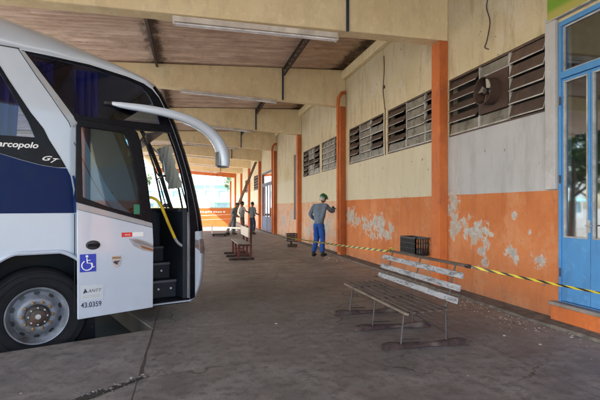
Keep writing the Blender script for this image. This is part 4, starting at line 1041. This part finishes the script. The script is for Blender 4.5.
# ------------------------------------------------------------ wire cage on the wall
cg = empty('wire_cage', (4.22, 7.95, .53)); tag(cg, 'black wire cage fixed to the wall behind the near bench', 'cage')
m = MB(); x0, x1, y0, y1, h = -.13, .12, -.30, .32, .30
for z in (0, h):
    for a, b in (((x0, y0), (x1, y0)), ((x1, y0), (x1, y1)), ((x1, y1), (x0, y1)), ((x0, y1), (x0, y0))): m.bar((*a, z), (*b, z), .03, .03)
for z in (.1, .2):
    for a, b in (((x0, y0), (x1, y0)), ((x0, y1), (x0, y0))): m.bar((*a, z), (*b, z), .01, .014)
for k in range(13):
    y = y0 + (y1 - y0) * k / 12; m.bar((x0, y, 0), (x0, y, h), .018, .018); m.bar((x0, y, 0), (x1, y, 0), .014, .014)
for k in range(6):
    x = x0 + (x1 - x0) * k / 5; m.bar((x, y0, 0), (x, y0, h), .018, .018); m.bar((x, y0, 0), (x, y1, 0), .014, .014)
m.build('mesh', M['black'], cg)
MB().box(x0, x1, y0, y1, -.03, -.012).build('tray', M['black'], cg)
m = MB(); m.bar((x0 + .02, y0, h + .005), (.09, -.42, h + .015), .02, .02); m.bar((0, y0, .2), (.1, -.4, .18), .014, .014); m.build('bracket', M['black'], cg)
m = MB(); m.box(x0 + .03, x1 - .03, y0 + .1, y1 - .12, -.01, .09); o = m.build('bottle_crate', simple('grey_crate', (.3, .3, .32), .6, var=.5, scale=20), bevel=.01); o.location = cg.location; tag(o, 'pale grey box lying inside the black wire cage', 'box')

# dark crates on a stand by the third column
ck = empty('crate_stand', (3.55, 15.9, 0)); tag(ck, 'dark plastic crate raised on a low post stand by the wall', 'crate stand')
m = MB()
for z in (.27, .33, .39, .45):
    m.box(-.19, .19, -.15, -.13, z, z + .035); m.box(-.19, -.17, -.15, .15, z, z + .035); m.box(.17, .19, -.15, .15, z, z + .035); m.box(-.19, .19, .13, .15, z, z + .035)
for x in (-.18, -.06, .06, .18): m.box(x - .012, x + .012, -.152, -.128, .2, .49)
m.box(-.19, .19, -.15, .15, .19, .215); m.build('crate', M['black'], ck)
MB().box(-.03, .03, -.03, .03, .1, .19).build('post', M['iron'], ck)
MB().box(-.17, .2, -.13, .13, 0, .10).build('base', M['iron'], ck, bevel=.02)

# low trolley near the workers
tr_ = empty('flat_trolley', (1.4, 22.8, 0)); tag(tr_, 'low flat black trolley with a thin upright handle near the orange screen', 'trolley')
MB().box(-.36, .36, -.28, .28, .05, .13).build('deck', M['black'], tr_, bevel=.01)
for x in (-.28, .28):
    for y in (-.2, .2): MB().lathe([(0, -.02), (.04, -.02), (.04, .02), (0, .02)], (x, y, .04), (0, 1, 0), 12).build('castor', M['rubber'], tr_)
m = MB(); m.tube([(-.34, -.2, .13), (-.36, -.2, .6), (-.36, .2, .6), (-.34, .2, .13)], .014, 8); m.build('handle', M['silver'], tr_)

# leaning plank
m = MB(); m.bar((2.0, 25.4, .05), (4.02, 28.2, 4.3), .15, .05, (0, 0, 1)); tag(m.build('leaning_plank', simple('weathered_plank', (.20, .13, .10), .8, var=.3)), 'long brown plank leaning up against a far orange column', 'plank')

# ------------------------------------------------------------ orange site screen at the far end of the bays
def screen_mat():
    t = NT('orange_screen'); p = t.pos()
    c = t.mix(t.ramp(t.noise(p, 1.2, 6), .3, .7), (.46, .115, .022), (.54, .16, .035))
    return t.fin(c, .6)
sc = empty('site_screen', (-3.5, 33.6, 0)); tag(sc, 'low bright orange site screen closing off the far platform', 'barrier')
MB().box(-5, 6.5, -.03, .03, 0, 1.38).build('panel', screen_mat(), sc)
MB().box(-5, 6.5, -.05, .05, 1.385, 1.44).build('cap', simple('mustard_cap', (.45, .36, .12), .7, var=.5, scale=3), sc)
m = MB(); rn = random.Random(11)
x = 3.9
while x < 6.0:
    w = rn.uniform(.10, .2); z = 1.06 + rn.uniform(-.02, .02); MB().box(x, x + w, -.036, -.0305, z, z + .10).build('faded_letter', M['white_st'], sc); x += w + rn.uniform(.03, .09)
m = MB(); m.bar((2, -.036, .75), (6.4, -.036, .92), .006, .03); m.bar((2, -.036, .45), (6.4, -.036, .6), .006, .02); m.build('stripe', TM2, sc)

# ------------------------------------------------------------ people
from math import sin, cos
def skin_mesh(pts, edges, rad, sub=2, root=0, noise=0, nscale=.12, seed=0):
    me = bpy.data.meshes.new('tmp'); me.from_pydata([tuple(p) for p in pts], edges, [])
    o = bpy.data.objects.new('tmp', me); COL.objects.link(o)
    sk = o.modifiers.new('s', 'SKIN'); sk.use_smooth_shade = True
    for i, v in enumerate(me.skin_vertices[0].data):
        r = rad[i]; v.radius = r if isinstance(r, tuple) else (r, r); v.use_root = (i == root)
    s = o.modifiers.new('u', 'SUBSURF'); s.levels = sub; s.render_levels = sub
    if noise:
        tx = bpy.data.textures.new('cl', 'CLOUDS'); tx.noise_scale = nscale; tx.noise_depth = 3
        d = o.modifiers.new('d', 'DISPLACE'); d.texture = tx; d.strength = noise; d.mid_level = .5; d.texture_coords = 'LOCAL'
    dg = bpy.context.evaluated_depsgraph_get(); r = bpy.data.meshes.new_from_object(o.evaluated_get(dg))
    bpy.data.objects.remove(o); return r
def join_into(mb, me, mat=None):
    vs = [v.co if mat is None else mat @ v.co for v in me.vertices]; mb.add(vs, [tuple(p.vertices) for p in me.polygons])
def mesh_obj(mb, name, mat, parent, voxel=None, smooth_it=2):
    o = mb.build(name, mat)
    if voxel:
        r = o.modifiers.new('r', 'REMESH'); r.mode = 'VOXEL'; r.voxel_size = voxel; r.use_smooth_shade = True
        s = o.modifiers.new('sm', 'SMOOTH'); s.factor = .5; s.iterations = smooth_it
        dg = bpy.context.evaluated_depsgraph_get(); me = bpy.data.meshes.new_from_object(o.evaluated_get(dg)); o.modifiers.clear(); o.data = me
        if not me.materials: me.materials.append(mat)
    o.data.polygons.foreach_set('use_smooth', [True] * len(o.data.polygons))
    o.parent = parent; return o
def ell(mb, c, r, rot=None, n=16, m=10, fn=None):
    vs = []; c = Vector(c)
    for i in range(m + 1):
        th = math.pi * i / m
        for k in range(n):
            ph = 2 * math.pi * k / n; v = Vector((sin(th) * cos(ph), sin(th) * sin(ph), cos(th)))
            if fn: v = fn(v)
            v = Vector((v.x * r[0], v.y * r[1], v.z * r[2]))
            if rot: v = rot @ v
            vs.append(c + v)
    mb.add(vs, [(i * n + k, i * n + (k + 1) % n, (i + 1) * n + (k + 1) % n, (i + 1) * n + k) for i in range(m) for k in range(n)])
def hand(mb, wrist, d, palm, side, curl=.5, s=1.0):
    """palm and five separate fingers; d = direction of the fingers, palm = way the palm faces"""
    d = Vector(d).normalized(); palm = Vector(palm); palm = (palm - d * palm.dot(d)).normalized(); lat = d.cross(palm) * side; wrist = Vector(wrist)
    rot = Matrix((lat, d, palm)).transposed()
    ell(mb, wrist + d * .05 * s, (.042 * s, .058 * s, .017 * s), rot)
    ell(mb, wrist + d * .0 * s, (.028 * s, .03 * s, .02 * s), rot)
    for k, (off, ln) in enumerate(((-.031, .072), (-.010, .082), (.011, .076), (.030, .060))):
        p = wrist + d * .088 * s + lat * off * s; a = 0; pts = [p - d * .02 * s, p]
        for seg in (.45, .32, .23):
            a += curl * (.8 + .12 * k); p = p + (d * cos(a) + palm * sin(a)) * ln * seg * s; pts.append(p)
        mb.tube(smoothpath(pts, 3), [.0095 * s] * (3 * (len(pts) - 1)) + [.006 * s], 8)
    p = wrist + d * .03 * s - lat * .036 * s; a = .7; pts = [p + lat * .012 * s, p]
    for seg in (.035, .028): p = p + (d * cos(a) - lat * sin(a) * .8 + palm * .35).normalized() * seg * s; a -= .25; pts.append(p)
    mb.tube(smoothpath(pts, 3), [.011 * s] * (3 * (len(pts) - 1)) + [.007 * s], 8)
SKIN = simple('brown_skin', (.20, .105, .07), .55, var=.08, scale=10)
HAIR = simple('dark_hair', (.02, .016, .014), .7)
def person(loc, rz, label, J, shirt, trouser, shoe, headgear=None, glove=None, sleeve='long', group=None, sc_=1.0, curl=.5):
    """J: joints in local space, x right, y ahead, z up"""
    P_ = empty('person', loc, rz); tag(P_, label, 'person', group); P_.scale = (sc_,) * 3
    g = lambda k: Vector(J[k])
    # body
    names = ['pelvis', 'waist', 'chest', 'neck', 'skull', 'shl', 'ell', 'wrl', 'shr', 'elr', 'wrr', 'hpl', 'knl', 'anl', 'hpr', 'knr', 'anr', 'tol', 'tor']
    rad = {'pelvis': (.105, .085), 'waist': (.095, .075), 'chest': (.105, .08), 'neck': .055, 'skull': .05, 'sh': .045, 'el': .042, 'wr': .029, 'hp': .09, 'kn': .058, 'an': .038, 'to': .035}
    rr = lambda k, e=0: tuple(v + e for v in (rad[k] if k in rad else (rad[k[:2]],) * 2 if not isinstance(rad[k[:2]], tuple) else rad[k[:2]])) if not (k in rad and not isinstance(rad[k], tuple)) else (rad[k] + e,) * 2
    idx = {k: i for i, k in enumerate(names)}
    E_ = [('pelvis', 'waist'), ('waist', 'chest'), ('chest', 'neck'), ('neck', 'skull')]
    for s in 'lr': E_ += [('chest', 'sh' + s), ('sh' + s, 'el' + s), ('el' + s, 'wr' + s), ('pelvis', 'hp' + s), ('hp' + s, 'kn' + s), ('kn' + s, 'an' + s), ('an' + s, 'to' + s)]
    me = skin_mesh([g(k) for k in names], [(idx[a], idx[b]) for a, b in E_], [rr(k) for k in names])
    mb = MB(); join_into(mb, me)
    # head with brow, nose, chin, ears
    hd = Vector(J['face']).normalized(); up = (g('skull') - g('neck')).normalized(); rt = hd.cross(up).normalized(); up = rt.cross(hd).normalized()
    hr = Matrix((rt, hd, up)).transposed(); hc = g('skull') + up * .075
    def hf(v):
        x, y, z = v
        if z < 0: x *= 1 - .32 * (-z) ** 1.4; y = y * (1 - .18 * (-z)) + .10 * (-z)
        if y > .5 and .02 < z < .3: y *= .95
        return Vector((x, y, z))
    ell(mb, hc, (.077, .098, .122), hr, 24, 16, hf)
    ell(mb, hc + hr @ Vector((0, .103, -.022)), (.014, .018, .024), hr); ell(mb, hc + hr @ Vector((0, .088, -.067)), (.026, .012, .010), hr)
    ell(mb, hc + hr @ Vector((0, .092, .028)), (.05, .012, .010), hr)
    for s in (-1, 1): ell(mb, hc + hr @ Vector((s * .078, -.005, -.012)), (.010, .02, .033), hr)
    for s, e in (('l', -1), ('r', 1)):
        if glove and s in glove: continue
        hand(mb, g('wr' + s), g('wr' + s) - g('el' + s), J.get('palm' + s, (-e, 0, 0)), e, curl)
    mesh_obj(mb, 'body', SKIN, P_, .0075, 2)
    eye = MB()
    for s in (-1, 1): ell(eye, hc + hr @ Vector((s * .032, .088, .0)), (.011, .008, .006), hr, 10, 6)
    mesh_obj(eye, 'eyes', simple('eye_dark', (.04, .03, .025), .3), P_)
    # hair
    hb = MB(); ell(hb, hc + up * .014 - hd * .012, (.082, .100, .118), hr, 20, 12, lambda v: Vector((v.x, min(v.y, .62), max(v.z, -.35 if v.y < -.2 else .12))))
    mesh_obj(hb, 'hair', HAIR, P_)
    # shirt: torso and sleeves
    end = .93 if sleeve == 'long' else 0
    sn = ['pelvis', 'waist', 'chest', 'collar', 'shl', 'ell', 'shr', 'elr']; sp = [g('pelvis') + Vector((0, 0, -.07)), g('waist'), g('chest'), g('chest').lerp(g('neck'), .75), g('shl'), g('ell'), g('shr'), g('elr')]
    se = [(0, 1), (1, 2), (2, 3), (2, 4), (4, 5), (2, 6), (6, 7)]; srad = [(.165, .14), (.152, .13), (.172, .135), (.075, .075), (.078, .078), (.064, .064), (.078, .078), (.064, .064)]
    if sleeve == 'long':
        sp += [g('ell').lerp(g('wrl'), .92), g('elr').lerp(g('wrr'), .92)]; se += [(5, 8), (7, 9)]; srad += [(.045, .045)] * 2
    else:
        sp[5] = g('shl').lerp(g('ell'), .72); sp[7] = g('shr').lerp(g('elr'), .72)
    sb = MB(); join_into(sb, skin_mesh(sp, se, srad, 3, 1, .05, .09)); mesh_obj(sb, 'shirt', shirt, P_)
    tn = [g('pelvis') + Vector((0, 0, .05)), g('pelvis') + Vector((0, 0, -.02))]; te = [(0, 1)]; tr = [(.145, .118), (.15, .125)]
    for s in 'lr':
        b = len(tn); tn += [g('hp' + s), g('kn' + s), g('an' + s) + Vector((0, 0, .0))]; te += [(1, b), (b, b + 1), (b + 1, b + 2)]; tr += [(.108, .108), (.082, .082), (.072, .072)]
    tb = MB(); join_into(tb, skin_mesh(tn, te, tr, 3, 1, .045, .10)); mesh_obj(tb, 'trousers', trouser, P_)
    for s in 'lr':
        bb = MB(); a, t_ = g('an' + s), g('to' + s); d = (t_ - a); d.z = 0; d.normalize(); r3 = Matrix((Vector((d.y, -d.x, 0)), d, Vector((0, 0, 1)))).transposed()
        base = Vector((a.x, a.y, 0)); ell(bb, base + d * .055 + Vector((0, 0, .045)), (.05, .135, .045), r3, 16, 10, lambda v: Vector((v.x, v.y, max(v.z, -.95)))); ell(bb, base + Vector((0, 0, .085)), (.05, .058, .075), r3)
        mesh_obj(bb, 'shoe', shoe, P_, .008)
    if headgear:
        kind, hm = headgear
        hh = MB()
        if kind == 'helmet':
            ell(hh, hc + up * .045, (.108, .132, .10), hr, 24, 14, lambda v: Vector((v.x, v.y, max(v.z, -.15))))
            hh.lathe([(.10, -.01), (.128, -.006), (.13, 0), (.10, .008)], hc + up * .035 + hd * .008, up, 24)
            ell(hh, hc + up * .03 + hd * .12, (.075, .055, .008), hr)
            ell(hh, hc + up * .06, (.012, .125, .095), hr)
            mesh_obj(hh, 'helmet', hm, P_)
            nf = MB(); vs = []
            for i in range(13):
                a = R(150 + 240 * i / 12) ; x, y = cos(a), sin(a)
                vs += [hc + hr @ Vector((cos(R(200 + 140 * i / 12)) * .098, sin(R(200 + 140 * i / 12)) * .115, .03)), hc + hr @ Vector((cos(R(200 + 140 * i / 12)) * .105, sin(R(200 + 140 * i / 12)) * .125, -.075))]
            nf.add(vs, [(2 * i, 2 * i + 1, 2 * i + 3, 2 * i + 2) for i in range(12)]); o = mesh_obj(nf, 'neck_flap', simple('grey_flap', (.45, .47, .5), .8), P_); s_ = o.modifiers.new('t', 'SOLIDIFY'); s_.thickness = .004
        else:
            ell(hh, hc + up * .05, (.095, .112, .085), hr, 20, 12, lambda v: Vector((v.x, v.y, max(v.z, -.1))))
            ell(hh, hc + up * .045 + hd * .10, (.07, .07, .008), hr)
            mesh_obj(hh, 'cap', hm, P_)
    if glove:
        for s in glove:
            gb = MB(); e = -1 if s == 'l' else 1; hand(gb, g('wr' + s), g('wr' + s) - g('el' + s), J.get('palm' + s, (-e, 0, 0)), e, curl, 1.12); ell(gb, g('wr' + s), (.04, .04, .04)); mesh_obj(gb, 'glove', M['black'], P_, .006)
    return P_
def cloth(name, col): return simple(name, col, .85, var=.25, scale=5, bump=.3)
base = dict(pelvis=(0, 0, .95), waist=(0, 0, 1.10), chest=(0, .0, 1.33), neck=(0, .0, 1.50), skull=(0, .015, 1.57), shl=(-.19, 0, 1.42), shr=(.19, 0, 1.42), ell=(-.24, -.03, 1.14), elr=(.24, -.03, 1.14),
            wrl=(-.24, .06, .90), wrr=(.24, .06, .90), hpl=(-.09, 0, .90), hpr=(.09, 0, .90), knl=(-.10, .02, .49), knr=(.10, .02, .49), anl=(-.11, -.02, .09), anr=(.11, -.02, .09), tol=(-.12, .12, .04), tor=(.12, .12, .04), face=(0, 1, 0), palml=(1, 0, 0), palmr=(-1, 0, 0))
J = dict(base); J.update(waist=(0, .02, 1.10), chest=(0, .07, 1.32), neck=(.01, .13, 1.48), skull=(.02, .17, 1.545), shl=(-.19, .06, 1.41), shr=(.19, .09, 1.41), elr=(.27, .29, 1.24), wrr=(.17, .52, 1.33), ell=(-.27, -.05, 1.16), wrl=(-.22, .16, 1.0),
                 hpl=(-.09, 0, .9), knl=(-.1, .05, .49), anl=(-.12, -.1, .09), tol=(-.14, .04, .04), knr=(.1, .04, .49), anr=(.11, .02, .09), tor=(.13, .16, .04), face=(.12, 1, -.28), palmr=(-1, .2, 0))
WK = person((3.62, 12.55, 0), R(-50), 'worker in green helmet, grey shirt and blue trousers scraping the orange wall', J,
       cloth('grey_shirt', (.13, .18, .27)), cloth('blue_trousers', (.012, .085, .38)), simple('boot', (.02, .02, .02), .6), ('helmet', simple('green_helmet', (.02, .17, .07), .35)), 'r', curl=.75, sc_=1.035)
# scraper in the worker's hand
mw = Matrix.Translation(WK.location) @ Euler((0, 0, R(-50))).to_matrix().to_4x4()
def wpt(x, y, z): return mw @ Vector((x, y, z))
sc2 = empty('paint_scraper', wpt(.16, .60, 1.36)); sc2.rotation_euler.z = R(-50); tag(sc2, 'paint scraper with a pale blade held in the gloved hand against the wall', 'scraper')
m = MB(); m.tube([(0, -.08, -.04), (0, .06, .02)], .014, 10); m.build('handle', simple('scraper_handle', (.5, .2, .05), .5), sc2, smooth=True)
m = MB(); m.add([(-.02, .06, .018), (.02, .06, .018), (.05, .17, .06), (-.05, .17, .06)], [(0, 1, 2, 3)]); o = m.build('blade', M['silver'], sc2); s_ = o.modifiers.new('t', 'SOLIDIFY'); s_.thickness = .003

FG = 'workers standing by the far columns'
J1 = dict(base); J1.update(waist=(0, .03, 1.1), neck=(0, .14, 1.47), skull=(0, .19, 1.53), shl=(-.18, .09, 1.40), shr=(.18, .09, 1.40), chest=(0, .08, 1.31), wrl=(-.18, .2, 1.0), wrr=(.22, .26, 1.02), elr=(.25, .0, 1.14), face=(.2, 1, -.2))
person((2.22, 24.0, 0), R(-120), 'worker in pale blue overalls and dark cap, leftmost of the three far workers', J1, cloth('pale_blue_overall', (.22, .27, .32)), cloth('pale_blue_trousers', (.19, .24, .29)), simple('boot2', (.03, .03, .03), .6), ('cap', simple('dark_cap', (.02, .025, .03), .7)), group=FG, sc_=.97)
J2 = dict(base); J2.update(elr=(.27, .14, 1.22), wrr=(.24, .40, 1.18), knl=(-.14, .10, .5), anl=(-.2, .02, .09), tol=(-.24, .14, .04), ell=(-.28, -.06, 1.16), face=(.3, 1, .1))
person((2.70, 24.2, 0), R(-75), 'worker in pale grey short sleeves and brown trousers, middle of the three far workers', J2, cloth('pale_shirt', (.42, .42, .43)), cloth('brown_trousers', (.12, .09, .075)), simple('boot3', (.03, .03, .03), .6), ('cap', simple('black_cap', (.015, .015, .015), .7)), sleeve='short', group=FG, sc_=.99)
J3 = dict(base); J3.update(wrr=(.2, .25, 1.08), elr=(.25, .02, 1.14), wrl=(-.2, .22, 1.05), knr=(.1, .08, .49), face=(0, 1, -.1))
person((3.22, 24.0, 0), R(-60), 'bareheaded worker in grey-blue shirt and dark trousers, rightmost of the three far workers', J3, cloth('grey_blue_shirt', (.16, .21, .25)), cloth('navy_trousers', (.03, .05, .09)), simple('boot4', (.03, .03, .03), .6), group=FG, sc_=.98)
# broom leaned beside the leftmost far worker
br = empty('broom', (1.85, 23.4, 0)); tag(br, 'dark broom held by the leftmost far worker', 'broom')
m = MB(); m.tube([(.02, 0, .12), (.42, .25, 1.15)], .016, 8); m.build('shaft', M['iron'], br)
m = MB(); m.bar((-.13, -.05, .07), (.13, .06, .07), .06, .13); m.build('head', M['black'], br, bevel=.01)

# ------------------------------------------------------------ outside
def leafmat(name, a, b):
    t = NT(name); oi = t.n('ShaderNodeNewGeometry'); r = oi.outputs['Random Per Island']
    c = t.mix(r, a, b); t.b.inputs['Subsurface Weight'].default_value = 0
    return t.fin(c, .6, 0, .3)
LM = [leafmat('leaf_mid', (.03, .06, .015), (.09, .15, .03)), leafmat('leaf_dark', (.02, .045, .015), (.06, .10, .03))]
BARK = simple('bark', (.13, .10, .075), .9, bump=.5)
def make_tree(h=8, r=3.2, seed=1, lm=0, n=5200):
    rn = random.Random(seed); root = empty('shade_tree', (0, 0, 0))
    m = MB(); top_ = Vector((rn.uniform(-.3, .3), rn.uniform(-.3, .3), h * .55)); m.tube(smoothpath([(0, 0, 0), (.08, .05, h * .25), top_], 4), [.26 - .02 * k for k in range(9)], 10)
    tips = []
    for k in range(9):
        a = 6.283 * k / 9 + rn.uniform(-.3, .3); el = rn.uniform(.2, 1.1); L = r * rn.uniform(.6, .95); s = Vector((.06, .04, h * rn.uniform(.28, .5)))
        e = s + Vector((cos(a) * cos(el), sin(a) * cos(el), sin(el) * 1.1 + .2)) * L; m.tube(smoothpath([s, s.lerp(e, .5) + Vector((0, 0, -.15)), e], 3), [.1 - .012 * q for q in range(7)], 7); tips.append(e)
    m.build('trunk', BARK, root, smooth=True)
    cl = []
    for k in range(46):
        v = Vector((rn.gauss(0, 1), rn.gauss(0, 1), rn.gauss(0, .8))).normalized() * rn.uniform(.45, 1.0) ** .6
        cl.append((Vector((v.x * r, v.y * r, h * .68 + v.z * r * .72)), rn.uniform(.45, 1.0)))
    cl += [(tp, .8) for tp in tips]
    c = MB()
    for i in range(n):
        p, s = rn.choice(cl); q = p + Vector((rn.gauss(0, 1), rn.gauss(0, 1), rn.gauss(0, .8))) * s * .42
        u = Vector((rn.gauss(0, 1), rn.gauss(0, 1), rn.gauss(0, 1))).normalized(); w = u.orthogonal().normalized(); z = rn.uniform(.07, .14)
        c.add([q - u * z * 1.4, q + w * z * .7, q + u * z * 1.4, q - w * z * .7], [(0, 1, 2, 3)])
    c.build('crown', LM[lm], root); return root
tg = 'trees beyond the bus yard'
t1 = make_tree(8, 3.2, 1, 0); t2 = make_tree(10, 3.8, 2, 1)
spots = [(-12.5, 13.5, 0), (-15, 18.5, 1), (-12.5, 21.5, 0), (-16, 26, 1), (-22, 29, 0), (-18, 4, 1)]
first = {0: t1, 1: t2}; used = set()
side = ['broad green tree across the yard, nearest the roadside kiosk', 'tall dark tree across the yard, second along the row', 'broad green tree across the yard, third along the row',
        'tall dark tree across the yard, fourth along the row', 'broad green tree at the far end of the yard row', 'tall dark tree behind the parked coach']
for i, (x, y, k) in enumerate(spots):
    o = first[k] if k not in used else copy_tree(first[k]); used.add(k); o.location = (x, y, ROAD); o.rotation_euler.z = i * 1.3; tag(o, side[i], 'tree', tg)
for i, (x, y, k, lb) in enumerate(((-9.0, 70, 0, 'green tree beyond the far end, well left of the lattice mast'), (9.5, 84, 1, 'dark tree beyond the far end, right of the lattice mast'))):
    o = copy_tree(first[k]); o.location = (x, y, ROAD); tag(o, lb, 'tree', tg)
# street beyond the far end
MW = simple('pale_render', (.62, .66, .66), .8, var=.08); MT = simple('teal_render', (.22, .50, .48), .7, var=.1); MR = simple('tile_roof', (.45, .30, .25), .8); MG = simple('washed_out_window', (.22, .36, .42), .5)  # window colour lightened so the far windows look washed out by glare
def shop(loc, w, d, h, mat, label, pink=False):
    s = empty('shop_building', loc); tag(s, label, 'building', 'buildings across the street')
    nw = int(w // 2.6); holes = []
    for k in range(nw):
        x = -w / 2 + 1.3 + k * 2.6
        holes += [rect(x - .7, x + .7, 3.8, 5.0)] if h > 5.4 else []
        holes += [rect(x - .9, x + .9, .9, 2.5)]
    MB().plate(rect(-w / 2, w / 2, 0, h), holes, lambda a, b, q: (a, q, b), 0, .25).build('wall', mat, s)
    MB().box(-w / 2, w / 2, .25, d, 0, h - .02).build('wall', mat, s)
    for hl in holes: MB().plate(hl, [], lambda a, b, q: (a, q, b), .1, .12).build('window', MG, s)
    m = MB(); m.box(-w / 2 - .3, w / 2 + .3, -.3, d + .3, h, h + .25); m.build('roof', MR, s)
    m = MB(); m.add([(-w / 2, 0, 3.2), (w / 2, 0, 3.2), (w / 2, -1.6, 2.75), (-w / 2, -1.6, 2.75)], [(0, 1, 2, 3)]); o = m.build('awning', simple('awning_cloth', (.75, .35, .36) if pink else (.25, .55, .58), .7), s); q = o.modifiers.new('t', 'SOLIDIFY'); q.thickness = .04
shop((-9, 92, ROAD), 16, 8, 7.5, MW, 'pale two storey shop building across the far street')
shop((4, 88, ROAD), 9, 8, 6, MT, 'teal shop building with a pink awning across the far street', True)
shop((18, 95, ROAD), 16, 8, 8, MW, 'pale shop building hidden at the right of the far street')
shop((-40, 60, ROAD), 26, 8, 7, MW, 'long pale building across the yard behind the coach')
# white delivery truck in the street
def truck(loc, rz, label, group=None):
    t = empty('box_truck', loc, rz); tag(t, label, 'truck', group)
    MB().box(-3.2, 1.4, -1.1, 1.1, .9, 3.1).build('cargo_box', M['white_st'], t, bevel=.04)
    m = MB(); m.plate([(1.5, .6), (3.3, .6), (3.3, 1.55), (2.95, 2.45), (1.5, 2.5)], [], lambda a, b, q: (a, q, b), -1.0, 1.0); c = m.build('cab', M['white_st'], t, bevel=.06)
    MB().plate([(1.9, 1.5), (3.0, 1.5), (2.75, 2.25), (1.9, 2.25)], [], lambda a, b, q: (a, q, b), -1.012, 1.012).build('window', M['gloss_black'], c)
    m = MB(); m.add([(3.31, -.9, 1.6), (3.31, .9, 1.6), (2.99, .9, 2.38), (2.99, -.9, 2.38)], [(0, 1, 2, 3)]); m.build('windscreen', M['gloss_black'], c)
    for y in (-.75, .75): MB().box(3.3, 3.33, y - .15, y + .15, .85, 1.05).build('headlamp', M['chrome'], c)
    MB().box(-3.2, 3.2, -.4, .4, .55, .9).build('chassis', M['black'], t)
    for x in (-2.2, 2.4):
        for y in (-1.0, 1.0): MB().lathe([(0, -.12), (.25, -.12), (.42, -.12), (.45, -.08), (.45, .08), (.42, .12), (0, .12)], (x, y, .45), (0, 1, 0), 20).build('wheel', M['rubber'], t, smooth=True)
    return t
truck((-.6, 62, ROAD), R(178), 'white box truck parked beyond the orange screen')
# lattice mast
mt_ = MB()
for sx in (-1, 1):
    for sy in (-1, 1): mt_.bar((sx * .7, sy * .7, 0), (sx * .45, sy * .45, 13), .09, .09)
z = 0; k = 0
while z < 12.6:
    w0 = .7 - .25 * z / 13; w1 = .7 - .25 * (z + 1.1) / 13; s = 1 if k % 2 else -1
    for sg_ in (-1, 1):
        mt_.bar((-s * w0, sg_ * w0, z), (s * w1, sg_ * w1, z + 1.1), .05, .05); mt_.bar((sg_ * w0, -s * w0, z), (sg_ * w1, s * w1, z + 1.1), .05, .05)
        mt_.bar((-w1, sg_ * w1, z + 1.1), (w1, sg_ * w1, z + 1.1), .05, .05)
    z += 1.1; k += 1
o = mt_.build('lattice_mast', simple('galvanised', (.45, .47, .5), .6)); o.location = (2.6, 66, ROAD); tag(o, 'grey lattice mast standing beyond the far opening', 'mast')
